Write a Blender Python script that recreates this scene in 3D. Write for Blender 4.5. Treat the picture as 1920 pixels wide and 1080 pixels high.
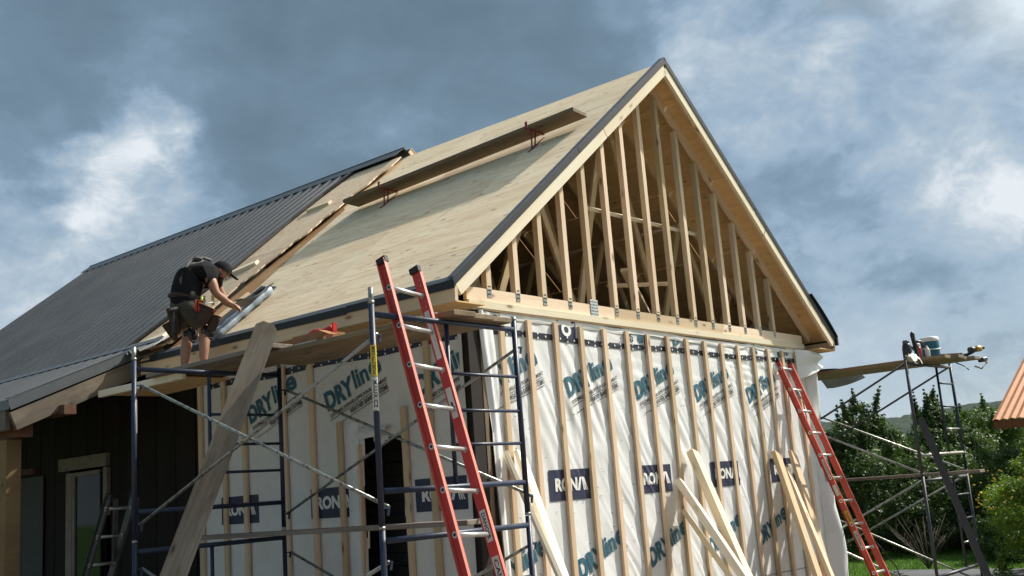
import bpy, bmesh, math, random
import numpy as np
from mathutils import Vector, Matrix, noise as mnoise
random.seed(7); RNG=np.random.default_rng(11)
for o in list(bpy.data.objects): bpy.data.objects.remove(o)
SC=bpy.context.scene; COL=SC.collection
# ------------------------------------------------------------------ camera
cam=bpy.data.cameras.new('camera'); camo=bpy.data.objects.new('camera',cam); COL.objects.link(camo)
CAM=Vector((-6.7354,-6.1091,1.65))
RR=Vector((0.6450995,-0.76052827,-0.07377928)); UU=Vector((-0.09984655,-0.17963214,0.97865365)); FF=Vector((0.7575469,0.62396237,0.19181672))
m=Matrix((( RR.x,UU.x,-FF.x,CAM.x),(RR.y,UU.y,-FF.y,CAM.y),(RR.z,UU.z,-FF.z,CAM.z),(0,0,0,1)))
camo.matrix_world=m; cam.sensor_width=36; cam.lens=1963.43/1920*36; cam.clip_start=.05; cam.clip_end=12000
SC.camera=camo
# ------------------------------------------------------------------ light
SUN=Vector((.625,-.30,.72)).normalized()
EXPO=0.84
SC.view_settings.view_transform='Standard'; SC.view_settings.look='None'; SC.view_settings.gamma=1; SC.view_settings.use_curve_mapping=False
SC.view_settings.exposure=EXPO
sl=bpy.data.lights.new('sun','SUN'); sl.energy=3.6; sl.angle=math.radians(1.0); sl.color=(1,.945,.85)
so=bpy.data.objects.new('sun',sl); COL.objects.link(so); so.rotation_mode='QUATERNION'; so.rotation_quaternion=SUN.to_track_quat('Z','Y'); so.location=(0,0,30)

class NT:
    """small node-tree helper"""
    def __init__(s,tree): s.t=tree; s.n=tree.nodes; s.l=tree.links
    def node(s,typ,inp=None,**kw):
        n=s.n.new(typ)
        for k,v in kw.items(): setattr(n,k,v)
        if inp:
            for k,v in inp.items():
                sock=n.inputs[k]
                if isinstance(v,bpy.types.NodeSocket): s.l.new(v,sock)
                else: sock.default_value=v
        return n
    def math(s,op,a,b=0,c=0,clamp=False):
        n=s.node('ShaderNodeMath',operation=op); n.use_clamp=clamp
        for i,v in enumerate((a,b,c)):
            if isinstance(v,bpy.types.NodeSocket): s.l.new(v,n.inputs[i])
            else: n.inputs[i].default_value=v
        return n.outputs[0]
    def vmul(s,vec,k):
        n=s.node('ShaderNodeVectorMath',operation='MULTIPLY'); s.l.new(vec,n.inputs[0]); n.inputs[1].default_value=k; return n.outputs[0]
    def vadd(s,a,b):
        n=s.node('ShaderNodeVectorMath',operation='ADD'); s.l.new(a,n.inputs[0])
        if isinstance(b,bpy.types.NodeSocket): s.l.new(b,n.inputs[1])
        else: n.inputs[1].default_value=b
        return n.outputs[0]
    def noise(s,vec,scale=5,detail=4,rough=.5,dist=0.):
        n=s.node('ShaderNodeTexNoise',{'Vector':vec,'Scale':scale,'Detail':detail,'Roughness':rough,'Distortion':dist}); return n.outputs['Fac']
    def ramp(s,fac,stops,interp='LINEAR'):
        n=s.node('ShaderNodeValToRGB'); s.l.new(fac,n.inputs[0]); cr=n.color_ramp; cr.interpolation=interp
        while len(cr.elements)<len(stops): cr.elements.new(.5)
        for e,(p,c) in zip(cr.elements,stops):
            e.position=p; e.color=(c,c,c,1) if isinstance(c,(int,float)) else (*c,1)
        return n.outputs[0]
    def mix(s,f,a,b,blend='MIX'):
        n=s.node('ShaderNodeMix',data_type='RGBA',blend_type=blend)
        for i,v in ((0,f),(6,a),(7,b)):
            if isinstance(v,bpy.types.NodeSocket): s.l.new(v,n.inputs[i])
            elif i==0: n.inputs[i].default_value=v
            else: n.inputs[i].default_value=(*v,1)
        return n.outputs[2]

# ------------------------------------------------------------------ sky: Nishita air with a heavy broken cloud deck
W=bpy.data.worlds.new('World'); W.cycles.sampling_method='MANUAL'; W.cycles.sample_map_resolution=512; SC.world=W; W.use_nodes=True
t=NT(W.node_tree); t.n.clear()
sky=t.node('ShaderNodeTexSky',sky_type='NISHITA'); sky.sun_disc=False
sky.sun_elevation=math.asin(SUN.z); sky.sun_rotation=math.atan2(SUN.x,SUN.y)
tc=t.node('ShaderNodeTexCoord').outputs['Generated']
sep=t.node('ShaderNodeSeparateXYZ',{0:tc})
v1=t.vmul(tc,(1,1,1.55))
wv=t.vadd(v1,t.vmul(t.node('ShaderNodeTexNoise',{'Vector':v1,'Scale':7.,'Detail':4.,'Roughness':.5}).outputs['Color'],(.09,.09,.09)))
big=t.noise(v1,2.4,4,.5,.1)
mid=t.noise(wv,6.5,9,.60,.1)
def vor(vec,sc,det):
    n=t.node('ShaderNodeTexVoronoi',{'Vector':vec,'Scale':sc,'Detail':det,'Roughness':.62,'Lacunarity':2.1,'Randomness':1.},feature='F1'); n.normalize=True; return n.outputs['Distance']
bil=t.math('SUBTRACT',1.,vor(wv,8.,4.))
wisp=t.noise(wv,22,8,.7,.3)
wtc=t.vadd(tc,t.vmul(t.vadd(t.node('ShaderNodeTexNoise',{'Vector':v1,'Scale':6.5,'Detail':6.,'Roughness':.62}).outputs['Color'],(-.5,-.5,-.5)),(.22,.22,.20)))
nn_=t.node('ShaderNodeVectorMath',operation='NORMALIZE'); t.l.new(wtc,nn_.inputs[0]); wtc=nn_.outputs[0]
def blob(d,r,amp):
    dp=t.node('ShaderNodeVectorMath',operation='DOT_PRODUCT'); t.l.new(wtc,dp.inputs[0]); dp.inputs[1].default_value=d
    mr=t.node('ShaderNodeMapRange',{'Value':dp.outputs['Value'],'From Min':math.cos(r),'From Max':1.0,'To Min':0.,'To Max':amp},interpolation_type='SMOOTHSTEP')
    return mr.outputs[0]
# the cloud masses of this sky: (direction, angular radius, lighter + / darker -)
BL=[((.478,.818,.32),.08,.27),((.49,.82,.31),.16,.08),((.506,.822,.262),.09,.12),((.507,.778,.371),.12,.10),((.843,.379,.383),.12,.16),((.87,.34,.35),.10,.08),((.929,.276,.246),.09,.10),
    ((.932,.345,.109),.22,.24),((.421,.886,.196),.15,.16),((.912,.209,.353),.13,.10),((.792,.446,.417),.09,.10),((.89,.37,.28),.12,.10),
    ((.404,.819,.406),.24,-.08),((.60,.75,.30),.10,.06),((.634,.67,.385),.20,-.07),((.908,.371,.190),.12,-.18),((.90,.35,.26),.08,-.08),((.56,.78,.28),.12,-.10),((.94,.29,.178),.10,-.08),((.95,.2,.16),.18,.20),((.5,.86,.18),.12,.08)]
acc=t.math('MULTIPLY_ADD',big,.75,-.01)
acc=t.math('MULTIPLY_ADD',t.math('SUBTRACT',mid,.5),.62,acc)
for d,r,a in BL: acc=t.math('ADD',acc,blob(d,r,a))
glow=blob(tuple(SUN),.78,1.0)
lit=t.math('SUBTRACT',acc,.40,clamp=True)
k_=t.math('MULTIPLY_ADD',lit,2.1,.34)
acc=t.math('MULTIPLY_ADD',t.math('SUBTRACT',bil,.62),k_,acc)
acc=t.math('MULTIPLY_ADD',t.math('SUBTRACT',wisp,.5),t.math('MULTIPLY_ADD',lit,1.1,.16),acc)
cloud=t.ramp(acc,[(.12,(.090,.142,.196)),(.34,(.118,.184,.248)),(.47,(.150,.228,.302)),(.58,(.22,.305,.385)),(.74,(.34,.42,.49)),(.98,(.57,.62,.66))])
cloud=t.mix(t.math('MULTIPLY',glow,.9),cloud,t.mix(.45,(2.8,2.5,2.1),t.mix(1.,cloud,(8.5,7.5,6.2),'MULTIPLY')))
haz=t.node('ShaderNodeMapRange',{'Value':sep.outputs['Z'],'From Min':0.,'From Max':.16,'To Min':.4,'To Max':0.},interpolation_type='SMOOTHSTEP').outputs[0]
cloud=t.mix(haz,cloud,(.42,.49,.55)); cloud=t.mix(1.,cloud,(1.05,1.03,1.03),'MULTIPLY')
CK=7.4
cl10=t.mix(1.0,cloud,(CK,CK,CK),'MULTIPLY')
cover=t.ramp(acc,[(.35,1.0),(.55,.88),(.75,1.),(1,1.0)])
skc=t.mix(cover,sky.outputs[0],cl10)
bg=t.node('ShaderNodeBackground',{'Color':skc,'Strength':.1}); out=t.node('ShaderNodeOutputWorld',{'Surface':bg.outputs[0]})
SC.cycles.max_bounces=8

# ------------------------------------------------------------------ materials
MATS={}
def mat(name):
    m=bpy.data.materials.new(name); m.use_nodes=True; t=NT(m.node_tree); t.n.clear(); MATS[name]=m
    p=t.node('ShaderNodeBsdfPrincipled'); o=t.node('ShaderNodeOutputMaterial',{'Surface':p.outputs[0]})
    tc=t.node('ShaderNodeTexCoord').outputs['Object']; rnd=t.node('ShaderNodeObjectInfo').outputs['Random']
    return t,p,tc,rnd
def setp(t,p,**kw):
    for k,v in kw.items():
        s=p.inputs[k.replace('_',' ')]
        if isinstance(v,bpy.types.NodeSocket): t.l.new(v,s)
        elif isinstance(v,tuple): s.default_value=(*v,1)
        else: s.default_value=v
def bump(t,p,h,strength=.4,dist=.01):
    b=t.node('ShaderNodeBump',{'Height':h,'Strength':strength,'Distance':dist}); t.l.new(b.outputs[0],p.inputs['Normal'])
def plain(name,c,rough=.5,metal=0.,spec=.5,noise_amt=.15,scale=12,bumpd=0.):
    t,p,tc,rnd=mat(name)
    n=t.noise(tc,scale,5,.6); f=t.ramp(n,[(.3,1-noise_amt),(.7,1+noise_amt)])
    setp(t,p,Base_Color=t.mix(1.,c,f,'MULTIPLY'),Roughness=rough,Metallic=metal); p.inputs['Specular IOR Level'].default_value=spec
    if bumpd: bump(t,p,n,.5,bumpd)
    return MATS[name]
def offs(t,tc,rnd,k=37.):
    cx=t.node('ShaderNodeCombineXYZ',{0:t.math('MULTIPLY',rnd,k),1:t.math('MULTIPLY',rnd,k*1.7),2:t.math('MULTIPLY',rnd,k*.7)}).outputs[0]
    return t.vadd(tc,cx)
def wood(name,ca,cb,cd,grain=28.,stain=.0,rough=.75,knots=True,var=.2,contrast=.55,stainc=(.12,.09,.06)):
    """sawn timber: grain along local X, knots, board-to-board variation"""
    t,p,tc,rnd=mat(name); v=offs(t,tc,rnd)
    g=t.noise(t.vmul(v,(1.3,grain,grain)),1.,6,.65,.8)
    b=t.noise(t.vmul(v,(.7,5,5)),1.,3,.5)
    c=t.mix(t.ramp(g,[(.5-contrast*.4,0.),(.5+contrast*.4,1.)]),ca,cb)
    c=t.mix(t.ramp(b,[(.35,0.),(.75,.55)]),c,cd)
    if knots:
        vo=t.node('ShaderNodeTexVoronoi',{'Vector':t.vmul(v,(2.6,7,7)),'Scale':1.,'Randomness':1.}).outputs['Distance']
        c=t.mix(t.ramp(vo,[(.07,.85),(.13,.25),(.22,0.)]),c,(cd[0]*.35,cd[1]*.28,cd[2]*.22))
    if stain:
        s=t.noise(t.vmul(v,(1.1,2.5,2.5)),2.2,6,.65,.4)
        c=t.mix(t.ramp(s,[(.48,0.),(.66,stain)]),c,stainc)
    vv=t.math('MULTIPLY_ADD',rnd,var*2,1-var)
    c=t.mix(1.,c,t.node('ShaderNodeCombineColor',{0:vv,1:vv,2:t.math('MULTIPLY',vv,t.math('MULTIPLY_ADD',vv,.35,.65))}).outputs[0],'MULTIPLY')
    setp(t,p,Base_Color=c,Roughness=rough); p.inputs['Specular IOR Level'].default_value=.25
    bump(t,p,g,.5,.004)
    return MATS[name]
LUMBER=wood('spruce_lumber',(.70,.545,.375),(.78,.64,.46),(.55,.38,.23)); TRUSSW=wood('shaded_truss_lumber',(.58,.42,.24),(.66,.50,.32),(.46,.31,.17))  # TRUSSW: same lumber, its colour darkened to suggest shade inside the gable
FRESH=wood('fresh_lumber',(.82,.72,.54),(.88,.80,.63),(.66,.49,.31),var=.13)
STRAP=wood('strapping_wood',(.60,.45,.29),(.70,.54,.37),(.47,.32,.19),var=.2,grain=35)
DARKLUM=wood('old_lumber',(.16,.115,.07),(.24,.18,.115),(.10,.07,.045),stain=.5,var=.2)
GREYPLANK=wood('weathered_plank',(.19,.16,.13),(.295,.255,.21),(.12,.10,.08),stain=.6,var=.12,grain=40,contrast=.35)
PLANKB=wood('scaffold_plank_wood',(.25,.19,.12),(.34,.26,.17),(.17,.12,.075),stain=.55,var=.14,grain=34)
FASCIA_OLD=wood('weathered_fascia',(.11,.09,.07),(.18,.15,.12),(.07,.055,.042),stain=.5,var=.1,grain=26,stainc=(.27,.225,.175))
BARN=wood('dark_barn_siding',(.009,.0055,.004),(.015,.008,.006),(.006,.004,.003),var=.35,grain=18)
REDWOOD=wood('red_stained_beam',(.12,.05,.03),(.19,.09,.05),(.07,.03,.02),stain=.5)
POSTW=wood('porch_post_wood',(.21,.135,.06),(.27,.18,.085),(.16,.10,.045),var=.05)
DECKW=wood('grey_deck_wood',(.085,.09,.095),(.13,.14,.14),(.06,.06,.065),var=.15)
PALE=wood('pale_trim_wood',(.22,.20,.16),(.28,.25,.20),(.16,.14,.11),var=.08)
def plywood(name,ca,cb,cc,rust=0.):
    t,p,tc,rnd=mat(name); v=offs(t,tc,rnd)
    w=t.noise(t.vmul(v,(.55,2.6,2.6)),1.6,5,.6,1.6)
    g=t.noise(t.vmul(v,(1.2,30,30)),1.,4,.6,.6)
    c=t.mix(t.ramp(w,[(.36,0.),(.5,.6),(.64,1.)]),ca,cb)
    c=t.mix(t.math('MULTIPLY',t.ramp(g,[(.35,0.),(.75,1.)]),.4),c,cc)
    st=t.noise(t.vmul(v,(1.6,7.5,7.5)),1.25,6,.7,2.2)
    c=t.mix(t.ramp(st,[(.56,0.),(.64,.42),(.72,.12)]),c,(cc[0]*.62,cc[1]*.50,cc[2]*.42))
    vo=t.node('ShaderNodeTexVoronoi',{'Vector':t.vmul(v,(2.2,4.8,4.8)),'Scale':1.3,'Randomness':1.}).outputs['Distance']
    c=t.mix(t.ramp(vo,[(.05,.75),(.10,.35),(.14,0.)]),c,(.22,.12,.06))
    if rust:
        r=t.noise(t.vmul(v,(.8,.8,.8)),1.6,5,.6)
        c=t.mix(t.ramp(r,[(.4,0.),(.65,rust)]),c,(.34,.16,.06))
    vv=t.math('MULTIPLY_ADD',rnd,.24,.87)
    c=t.mix(1.,c,t.node('ShaderNodeCombineColor',{0:vv,1:vv,2:vv}).outputs[0],'MULTIPLY')
    setp(t,p,Base_Color=c,Roughness=.8); p.inputs['Specular IOR Level'].default_value=.2
    bump(t,p,t.math('ADD',t.math('MULTIPLY',g,.8),t.math('MULTIPLY',st,.8)),.35,.005)
    return MATS[name]
PLY=plywood('roof_plywood',(.75,.585,.385),(.88,.75,.545),(.62,.44,.27))
PLYO=plywood('old_overlay_plywood',(.60,.46,.31),(.70,.56,.41),(.50,.34,.21))
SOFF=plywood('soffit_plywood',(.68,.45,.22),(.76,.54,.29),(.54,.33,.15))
BROWNPLY=plywood('stained_board',(.40,.24,.11),(.50,.32,.16),(.32,.17,.07),rust=.6)
BLACKM=plain('black_drip_metal',(.022,.025,.029),.5,.0,.3,.12,6)
GREYM=plain('grey_flashing',(.085,.095,.105),.5,.1,.4,.12,6)
def roofmetal():
    t,p,tc,rnd=mat('charcoal_roof_metal')
    n=t.noise(t.vmul(tc,(1,1,1)),1.4,6,.6); n2=t.noise(tc,26,4,.7)
    c=t.mix(t.ramp(n,[(.3,0.),(.7,1.)]),(.026,.027,.028),(.042,.043,.044))
    c=t.mix(t.math('MULTIPLY',t.ramp(n2,[(.55,0.),(.8,1.)]),.08),c,(.16,.165,.165))
    setp(t,p,Base_Color=c,Roughness=t.ramp(n,[(.3,.36),(.7,.46)]),Metallic=.0); p.inputs['Specular IOR Level'].default_value=1.0; p.inputs['Coat Weight'].default_value=.22; p.inputs['Coat Roughness'].default_value=.36
    return MATS['charcoal_roof_metal']
ROOFM=roofmetal()
def orange():
    return plain('orange_roof_metal',(.40,.155,.048),.5,.05,.4,.12,5)
ORANGE=orange()
RUSTW=wood('rust_painted_wood',(.22,.08,.035),(.28,.11,.05),(.16,.055,.025))
def wrapm(name,base=(.76,.765,.755),trans=.0,dirt=.6,fine=.005):
    t,p,tc,rnd=mat(name)
    n=t.noise(tc,2.2,7,.65,.3); n2=t.noise(tc,15,6,.7,.2); n3=t.noise(t.vadd(tc,(4,4,4)),60,3,.6)
    c=t.mix(t.math('MULTIPLY',t.ramp(n,[(.45,0.),(.72,1.)]),dirt*.5),base,(base[0]*.78,base[1]*.745,base[2]*.70))
    c=t.mix(t.math('MULTIPLY',t.ramp(n2,[(.56,0.),(.70,1.)]),dirt*.55),c,(base[0]*.70,base[1]*.66,base[2]*.62))
    vo=t.node('ShaderNodeTexVoronoi',{'Vector':tc,'Scale':3.1,'Randomness':1.}).outputs['Distance']
    c=t.mix(t.ramp(vo,[(.018,.75),(.03,0.)]),c,(.12,.10,.09))
    setp(t,p,Base_Color=c,Roughness=.55); p.inputs['Specular IOR Level'].default_value=.3
    bump(t,p,t.math('ADD',t.math('MULTIPLY',n2,.8),t.math('MULTIPLY',n3,.25)),.6,fine)
    return MATS[name]
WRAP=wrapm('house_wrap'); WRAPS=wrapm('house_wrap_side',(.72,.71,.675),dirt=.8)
NAVY=plain('navy_print',(.028,.032,.070),.5,0,.4,.15,30); NAVY2=plain('black_seam_tape',(.012,.014,.024),.35,0,.5,.2,20)
TEAL=plain('teal_print',(.028,.115,.165),.5,0,.4,.15,30); INK=plain('black_ink',(.035,.035,.04),.6,0,.3,.2,30)
INKW=plain('white_print',(.78,.78,.75),.6,0,.3,.06,30); PRBLK=plain('faded_print',(.30,.31,.32),.6,0,.3,.1,30)
def paint(name,c,chip=(.28,.27,.26),amt=.62,rough=.35,met=0.):
    t,p,tc,rnd=mat(name); v=offs(t,tc,rnd,9.)
    n=t.noise(v,22,6,.7,.4); b=t.noise(v,3,3,.5)
    cc=t.mix(t.ramp(b,[(.3,0.),(.8,1.)]),c,(c[0]*1.5+.004,c[1]*1.5+.004,c[2]*1.3+.004))
    cc=t.mix(t.ramp(n,[(amt,0.),(amt+.03,.8)]),cc,chip)
    setp(t,p,Base_Color=cc,Roughness=t.ramp(n,[(.3,rough),(.8,rough+.25)]),Metallic=met)
    return MATS[name]
BLUE=paint('blue_scaffold_paint',(.008,.016,.045),amt=.68)
DKSTEEL=paint('dark_scaffold_steel',(.03,.035,.05),amt=.64)
GALV=paint('galvanised_steel',(.30,.31,.31),chip=(.11,.075,.05),amt=.54,rough=.32,met=.7)
ALU=plain('aluminium',(.66,.67,.66),.33,.75,.5,.1,20)
ALUD=plain('dull_aluminium',(.11,.11,.105),.5,.5,.5,.2,14)
RED=paint('red_fibreglass',(.42,.032,.028),chip=(.42,.12,.09),amt=.66,rough=.38)
FLNG=paint('sun_faded_red_edge',(.56,.16,.12),chip=(.42,.05,.04),amt=.64,rough=.5); RED2=paint('faded_red_fibreglass',(.44,.065,.045),chip=(.5,.2,.15),amt=.62,rough=.45)
RUBBER=plain('black_rubber',(.02,.02,.02),.7); REDS=plain('red_bracket_steel',(.22,.035,.025),.5,.1,.5,.3,30)
LABELW=plain('label_paper',(.62,.61,.57),.6,0,.3,.12,60); YEL=plain('yellow_label',(.62,.46,.05),.5,0,.4,.15,50)
SKIN=plain('skin',(.35,.175,.11),.5,0,.4,.08,30); SHIRT=plain('black_cotton',(.012,.012,.014),.9,0,.15,.2,20,.004)
SHORTS=plain('olive_grey_canvas',(.075,.065,.05),.9,0,.15,.25,14,.006); LEATH=plain('dark_brown_leather',(.040,.022,.015),.6,0,.35,.4,18,.004)
GREYWEB=plain('grey_webbing',(.10,.10,.10),.8); BEARD=plain('brown_hair',(.045,.025,.014),.8); BOOT=plain('tan_boot_leather',(.20,.13,.09),.7,0,.3,.3,20)
REDP=plain('red_plastic',(.50,.025,.02),.35); GREENP=plain('lime_plastic',(.45,.50,.05),.35); CARD=plain('cardboard',(.33,.17,.09),.85,0,.1,.2,9)
TEALP=plain('teal_plastic',(.012,.105,.165),.4,0,.5,.12,8); WHITEP=plain('white_plastic',(.72,.71,.67),.45); BLKP=plain('black_plastic',(.02,.022,.025),.4,0,.5,.2,9)
TOOLY=plain('tool_yellow',(.42,.27,.05),.45); CLOTH=plain('white_rag',(.78,.77,.74),.9,0,.1,.1,8,.01); MEMB=None
def membrane():
    t,p,tc,rnd=mat('blue_grey_membrane'); n=t.noise(tc,7,6,.7,.8)
    setp(t,p,Base_Color=t.mix(t.ramp(n,[(.35,0.),(.7,1.)]),(.22,.29,.36),(.34,.41,.48)),Roughness=.42); p.inputs['Specular IOR Level'].default_value=.45
    bump(t,p,n,.7,.012); return MATS['blue_grey_membrane']
MEMB=membrane(); MEMD=plain('membrane_adhesive_black',(.008,.008,.009),.35)
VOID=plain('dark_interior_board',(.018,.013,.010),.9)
LOUV=plain('dark_grey_siding',(.05,.05,.048),.7)
def glassm():
    t,p,tc,rnd=mat('window_glass'); setp(t,p,Base_Color=(.02,.025,.02),Roughness=.04,Metallic=.0); p.inputs['Specular IOR Level'].default_value=.14; return MATS['window_glass']
GLASS=glassm()
def leafm(name,ca,cb,cc,scale=1.2):
    m=bpy.data.materials.new(name); m.use_nodes=True; t=NT(m.node_tree); t.n.clear(); MATS[name]=m
    geo=t.node('ShaderNodeNewGeometry'); rp=geo.outputs['Random Per Island']; tc=t.node('ShaderNodeTexCoord').outputs['Object']
    n=t.noise(tc,scale,3,.6)
    c=t.mix(t.ramp(n,[(.35,0.),(.68,1.)]),ca,cb); c=t.mix(t.math('MULTIPLY',t.math('POWER',rp,2.2),.75),c,cc)
    d=t.node('ShaderNodeBsdfPrincipled',{'Base Color':c,'Roughness':.5}); d.inputs['Specular IOR Level'].default_value=.35
    tr=t.node('ShaderNodeBsdfTranslucent',{'Color':t.mix(1.,c,(1.25,1.35,.55),'MULTIPLY')})
    mx=t.node('ShaderNodeMixShader',{0:.32,1:d.outputs[0],2:tr.outputs[0]}); t.node('ShaderNodeOutputMaterial',{'Surface':mx.outputs[0]}); return m
LEAF1=leafm('dark_broadleaf',(.028,.062,.018),(.058,.105,.030),(.11,.16,.055)); LEAF2=leafm('mid_green_foliage',(.045,.095,.020),(.08,.145,.034),(.13,.19,.055))
LEAF3=leafm('lime_shrub_foliage',(.11,.19,.018),(.17,.26,.03),(.24,.32,.06)); LEAF4=leafm('spruce_foliage',(.012,.032,.018),(.02,.048,.026),(.035,.07,.035))
LEAF5=leafm('mixed_woodland_foliage',(.03,.065,.02),(.055,.10,.03),(.08,.13,.05),.12)
FLOW=plain('yellow_petal',(.75,.55,.06),.6,0,.3,.1,9); DKT=plain('dark_stained_timber',(.035,.034,.034),.8); BARK=plain('bark',(.075,.058,.045),.9,0,.1,.3,8,.02); TWIG=plain('grey_twig',(.085,.07,.05),.9)
def grassm():
    t,p,tc,rnd=mat('lawn'); n=t.noise(tc,.35,5,.6); n2=t.noise(tc,14,6,.75)
    c=t.mix(t.ramp(n,[(.35,0.),(.7,1.)]),(.055,.125,.018),(.085,.165,.028)); c=t.mix(t.math('MULTIPLY',t.ramp(n2,[(.4,0.),(.7,1.)]),.6),c,(.035,.085,.012))
    setp(t,p,Base_Color=c,Roughness=.85); p.inputs['Specular IOR Level'].default_value=.15; bump(t,p,n2,.8,.03); return MATS['lawn']
LAWN=grassm(); BLADE=leafm('grass_blade',(.06,.14,.018),(.09,.18,.03),(.13,.22,.05))
def forestm():
    t,p,tc,rnd=mat('forested_hillside')
    n=t.noise(tc,.0045,6,.6); n2=t.noise(tc,.055,6,.7); vo=t.node('ShaderNodeTexVoronoi',{'Vector':tc,'Scale':.085}).outputs['Distance']
    c=t.mix(t.ramp(n,[(.38,0.),(.62,1.)]),(.016,.034,.018),(.030,.054,.024)); c=t.mix(t.ramp(vo,[(.1,0.),(.7,.75)]),c,(.010,.022,.010))
    c=t.mix(t.math('MULTIPLY',t.ramp(n2,[(.5,0.),(.72,1.)]),.4),c,(.035,.058,.024))
    setp(t,p,Base_Color=c,Roughness=.95); p.inputs['Specular IOR Level'].default_value=.05; bump(t,p,t.math('SUBTRACT',n2,vo),1.,6.); return MATS['forested_hillside']
FOREST=forestm()

# ------------------------------------------------------------------ object helpers
WM={}
def link(o,parent=None,M=None):
    COL.objects.link(o); M=M if M is not None else Matrix.Identity(4); WM[o.name]=M
    if parent is not None: o.parent=parent; o.matrix_basis=WM[parent.name].inverted()@M
    else: o.matrix_basis=M
    return o
def tag(o,label=None,cat=None,group=None,kind=None):
    for k,v in (('label',label),('category',cat),('group',group),('kind',kind)):
        if v: o[k]=v
    return o
def thing(name,loc,label,cat,group=None,rz=0.):
    o=bpy.data.objects.new(name,None); o.empty_display_size=.1
    link(o,None,Matrix.Translation(loc)@Matrix.Rotation(rz,4,'Z')); return tag(o,label,cat,group)
def mobj(name,verts,faces,mt,parent=None,M=None,smooth=False,me=None):
    if me is None:
        me=bpy.data.meshes.new(name)
        me.from_pydata([tuple(v) for v in verts],[],faces)
        me.materials.append(mt)
        if smooth: me.polygons.foreach_set('use_smooth',[True]*len(me.polygons))
        me.update()
    o=bpy.data.objects.new(name,me); return link(o,parent,M)
def axes(X,N):
    X=Vector(X).normalized(); N=Vector(N); Z=(N-X*N.dot(X)).normalized(); Y=Z.cross(X); return X,Y,Z
def MF(loc,X,Y,Z):
    return Matrix(((X.x,Y.x,Z.x,loc[0]),(X.y,Y.y,Z.y,loc[1]),(X.z,Y.z,Z.z,loc[2]),(0,0,0,1)))
BC={}
BF=[(0,3,2,1),(4,5,6,7),(0,1,5,4),(1,2,6,5),(2,3,7,6),(3,0,4,7)]
def boxmesh(l,w,t,mt,bev=.0):
    key=(round(l,3),round(w,3),round(t,3),mt.name,bev)
    if key in BC: return BC[key]
    a,b,c=l/2,w/2,t/2; me=bpy.data.meshes.new('board')
    vs=[(-a,-b,-c),(a,-b,-c),(a,b,-c),(-a,b,-c),(-a,-b,c),(a,-b,c),(a,b,c),(-a,b,c)]
    me.from_pydata(vs,[],BF)
    if bev:
        bm=bmesh.new(); bm.from_mesh(me); bmesh.ops.bevel(bm,geom=bm.edges[:],offset=bev,segments=1,affect='EDGES',profile=.5); bm.to_mesh(me); bm.free()
    me.materials.append(mt); BC[key]=me; return me
def board(name,p0,p1,w,t,nrm,mt,parent=None,bev=0.):
    """box from p0 to p1, width w, thickness t along nrm"""
    p0=Vector(p0); p1=Vector(p1); X,Y,Z=axes(p1-p0,nrm)
    return mobj(name,None,None,mt,parent,MF((p0+p1)/2,X,Y,Z),me=boxmesh((p1-p0).length,w,t,mt,bev))
def box(name,lo,hi,mt,parent=None,bev=0.,M=None):
    lo=Vector(lo); hi=Vector(hi); c=(lo+hi)/2; s=hi-lo; T=Matrix.Translation(c)
    return mobj(name,None,None,mt,parent,(M@T) if M is not None else T,me=boxmesh(s.x,s.y,s.z,mt,bev))
TC={}
def tubemesh(l,r,mt,n=10,r2=None):
    key=(round(l,3),round(r,4),mt.name,n,r2)
    if key in TC: return TC[key]
    r2=r if r2 is None else r2; vs=[];fs=[]
    for x,rr in ((-l/2,r),(l/2,r2)):
        for i in range(n): a=2*math.pi*i/n; vs.append((x,rr*math.cos(a),rr*math.sin(a)))
    for i in range(n): j=(i+1)%n; fs.append((i,j,n+j,n+i))
    fs.append(tuple(range(n-1,-1,-1))); fs.append(tuple(range(n,2*n)))
    me=bpy.data.meshes.new('tube'); me.from_pydata(vs,[],fs); me.materials.append(mt)
    me.polygons.foreach_set('use_smooth',[True]*n+[False,False]); me.update(); TC[key]=me; return me
def tube(name,p0,p1,r,mt,parent=None,n=10,r2=None):
    p0=Vector(p0); p1=Vector(p1); d=p1-p0; X,Y,Z=axes(d,(0,0,1) if abs(d.normalized().z)<.95 else (1,0,0))
    return mobj(name,None,None,mt,parent,MF((p0+p1)/2,X,Y,Z),me=tubemesh(d.length,r,mt,n,r2))
def path_tube(name,pts,r,mt,parent=None,n=8,kind=None):
    vs=[];fs=[];pts=[Vector(p) for p in pts]
    for k,p in enumerate(pts):
        d=(pts[min(k+1,len(pts)-1)]-pts[max(k-1,0)]); X,Y,Z=axes(d,(0,0,1) if abs(d.normalized().z)<.9 else (1,0,0))
        rr=r[k] if isinstance(r,(list,tuple)) else r
        for i in range(n): a=2*math.pi*i/n; vs.append(p+Y*rr*math.cos(a)+Z*rr*math.sin(a))
    for k in range(len(pts)-1):
        for i in range(n): j=(i+1)%n; fs.append((k*n+i,k*n+j,(k+1)*n+j,(k+1)*n+i))
    fs.append(tuple(range(n-1,-1,-1))); q=(len(pts)-1)*n; fs.append(tuple(range(q,q+n)))
    return mobj(name,vs,fs,mt,parent,smooth=True)
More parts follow.
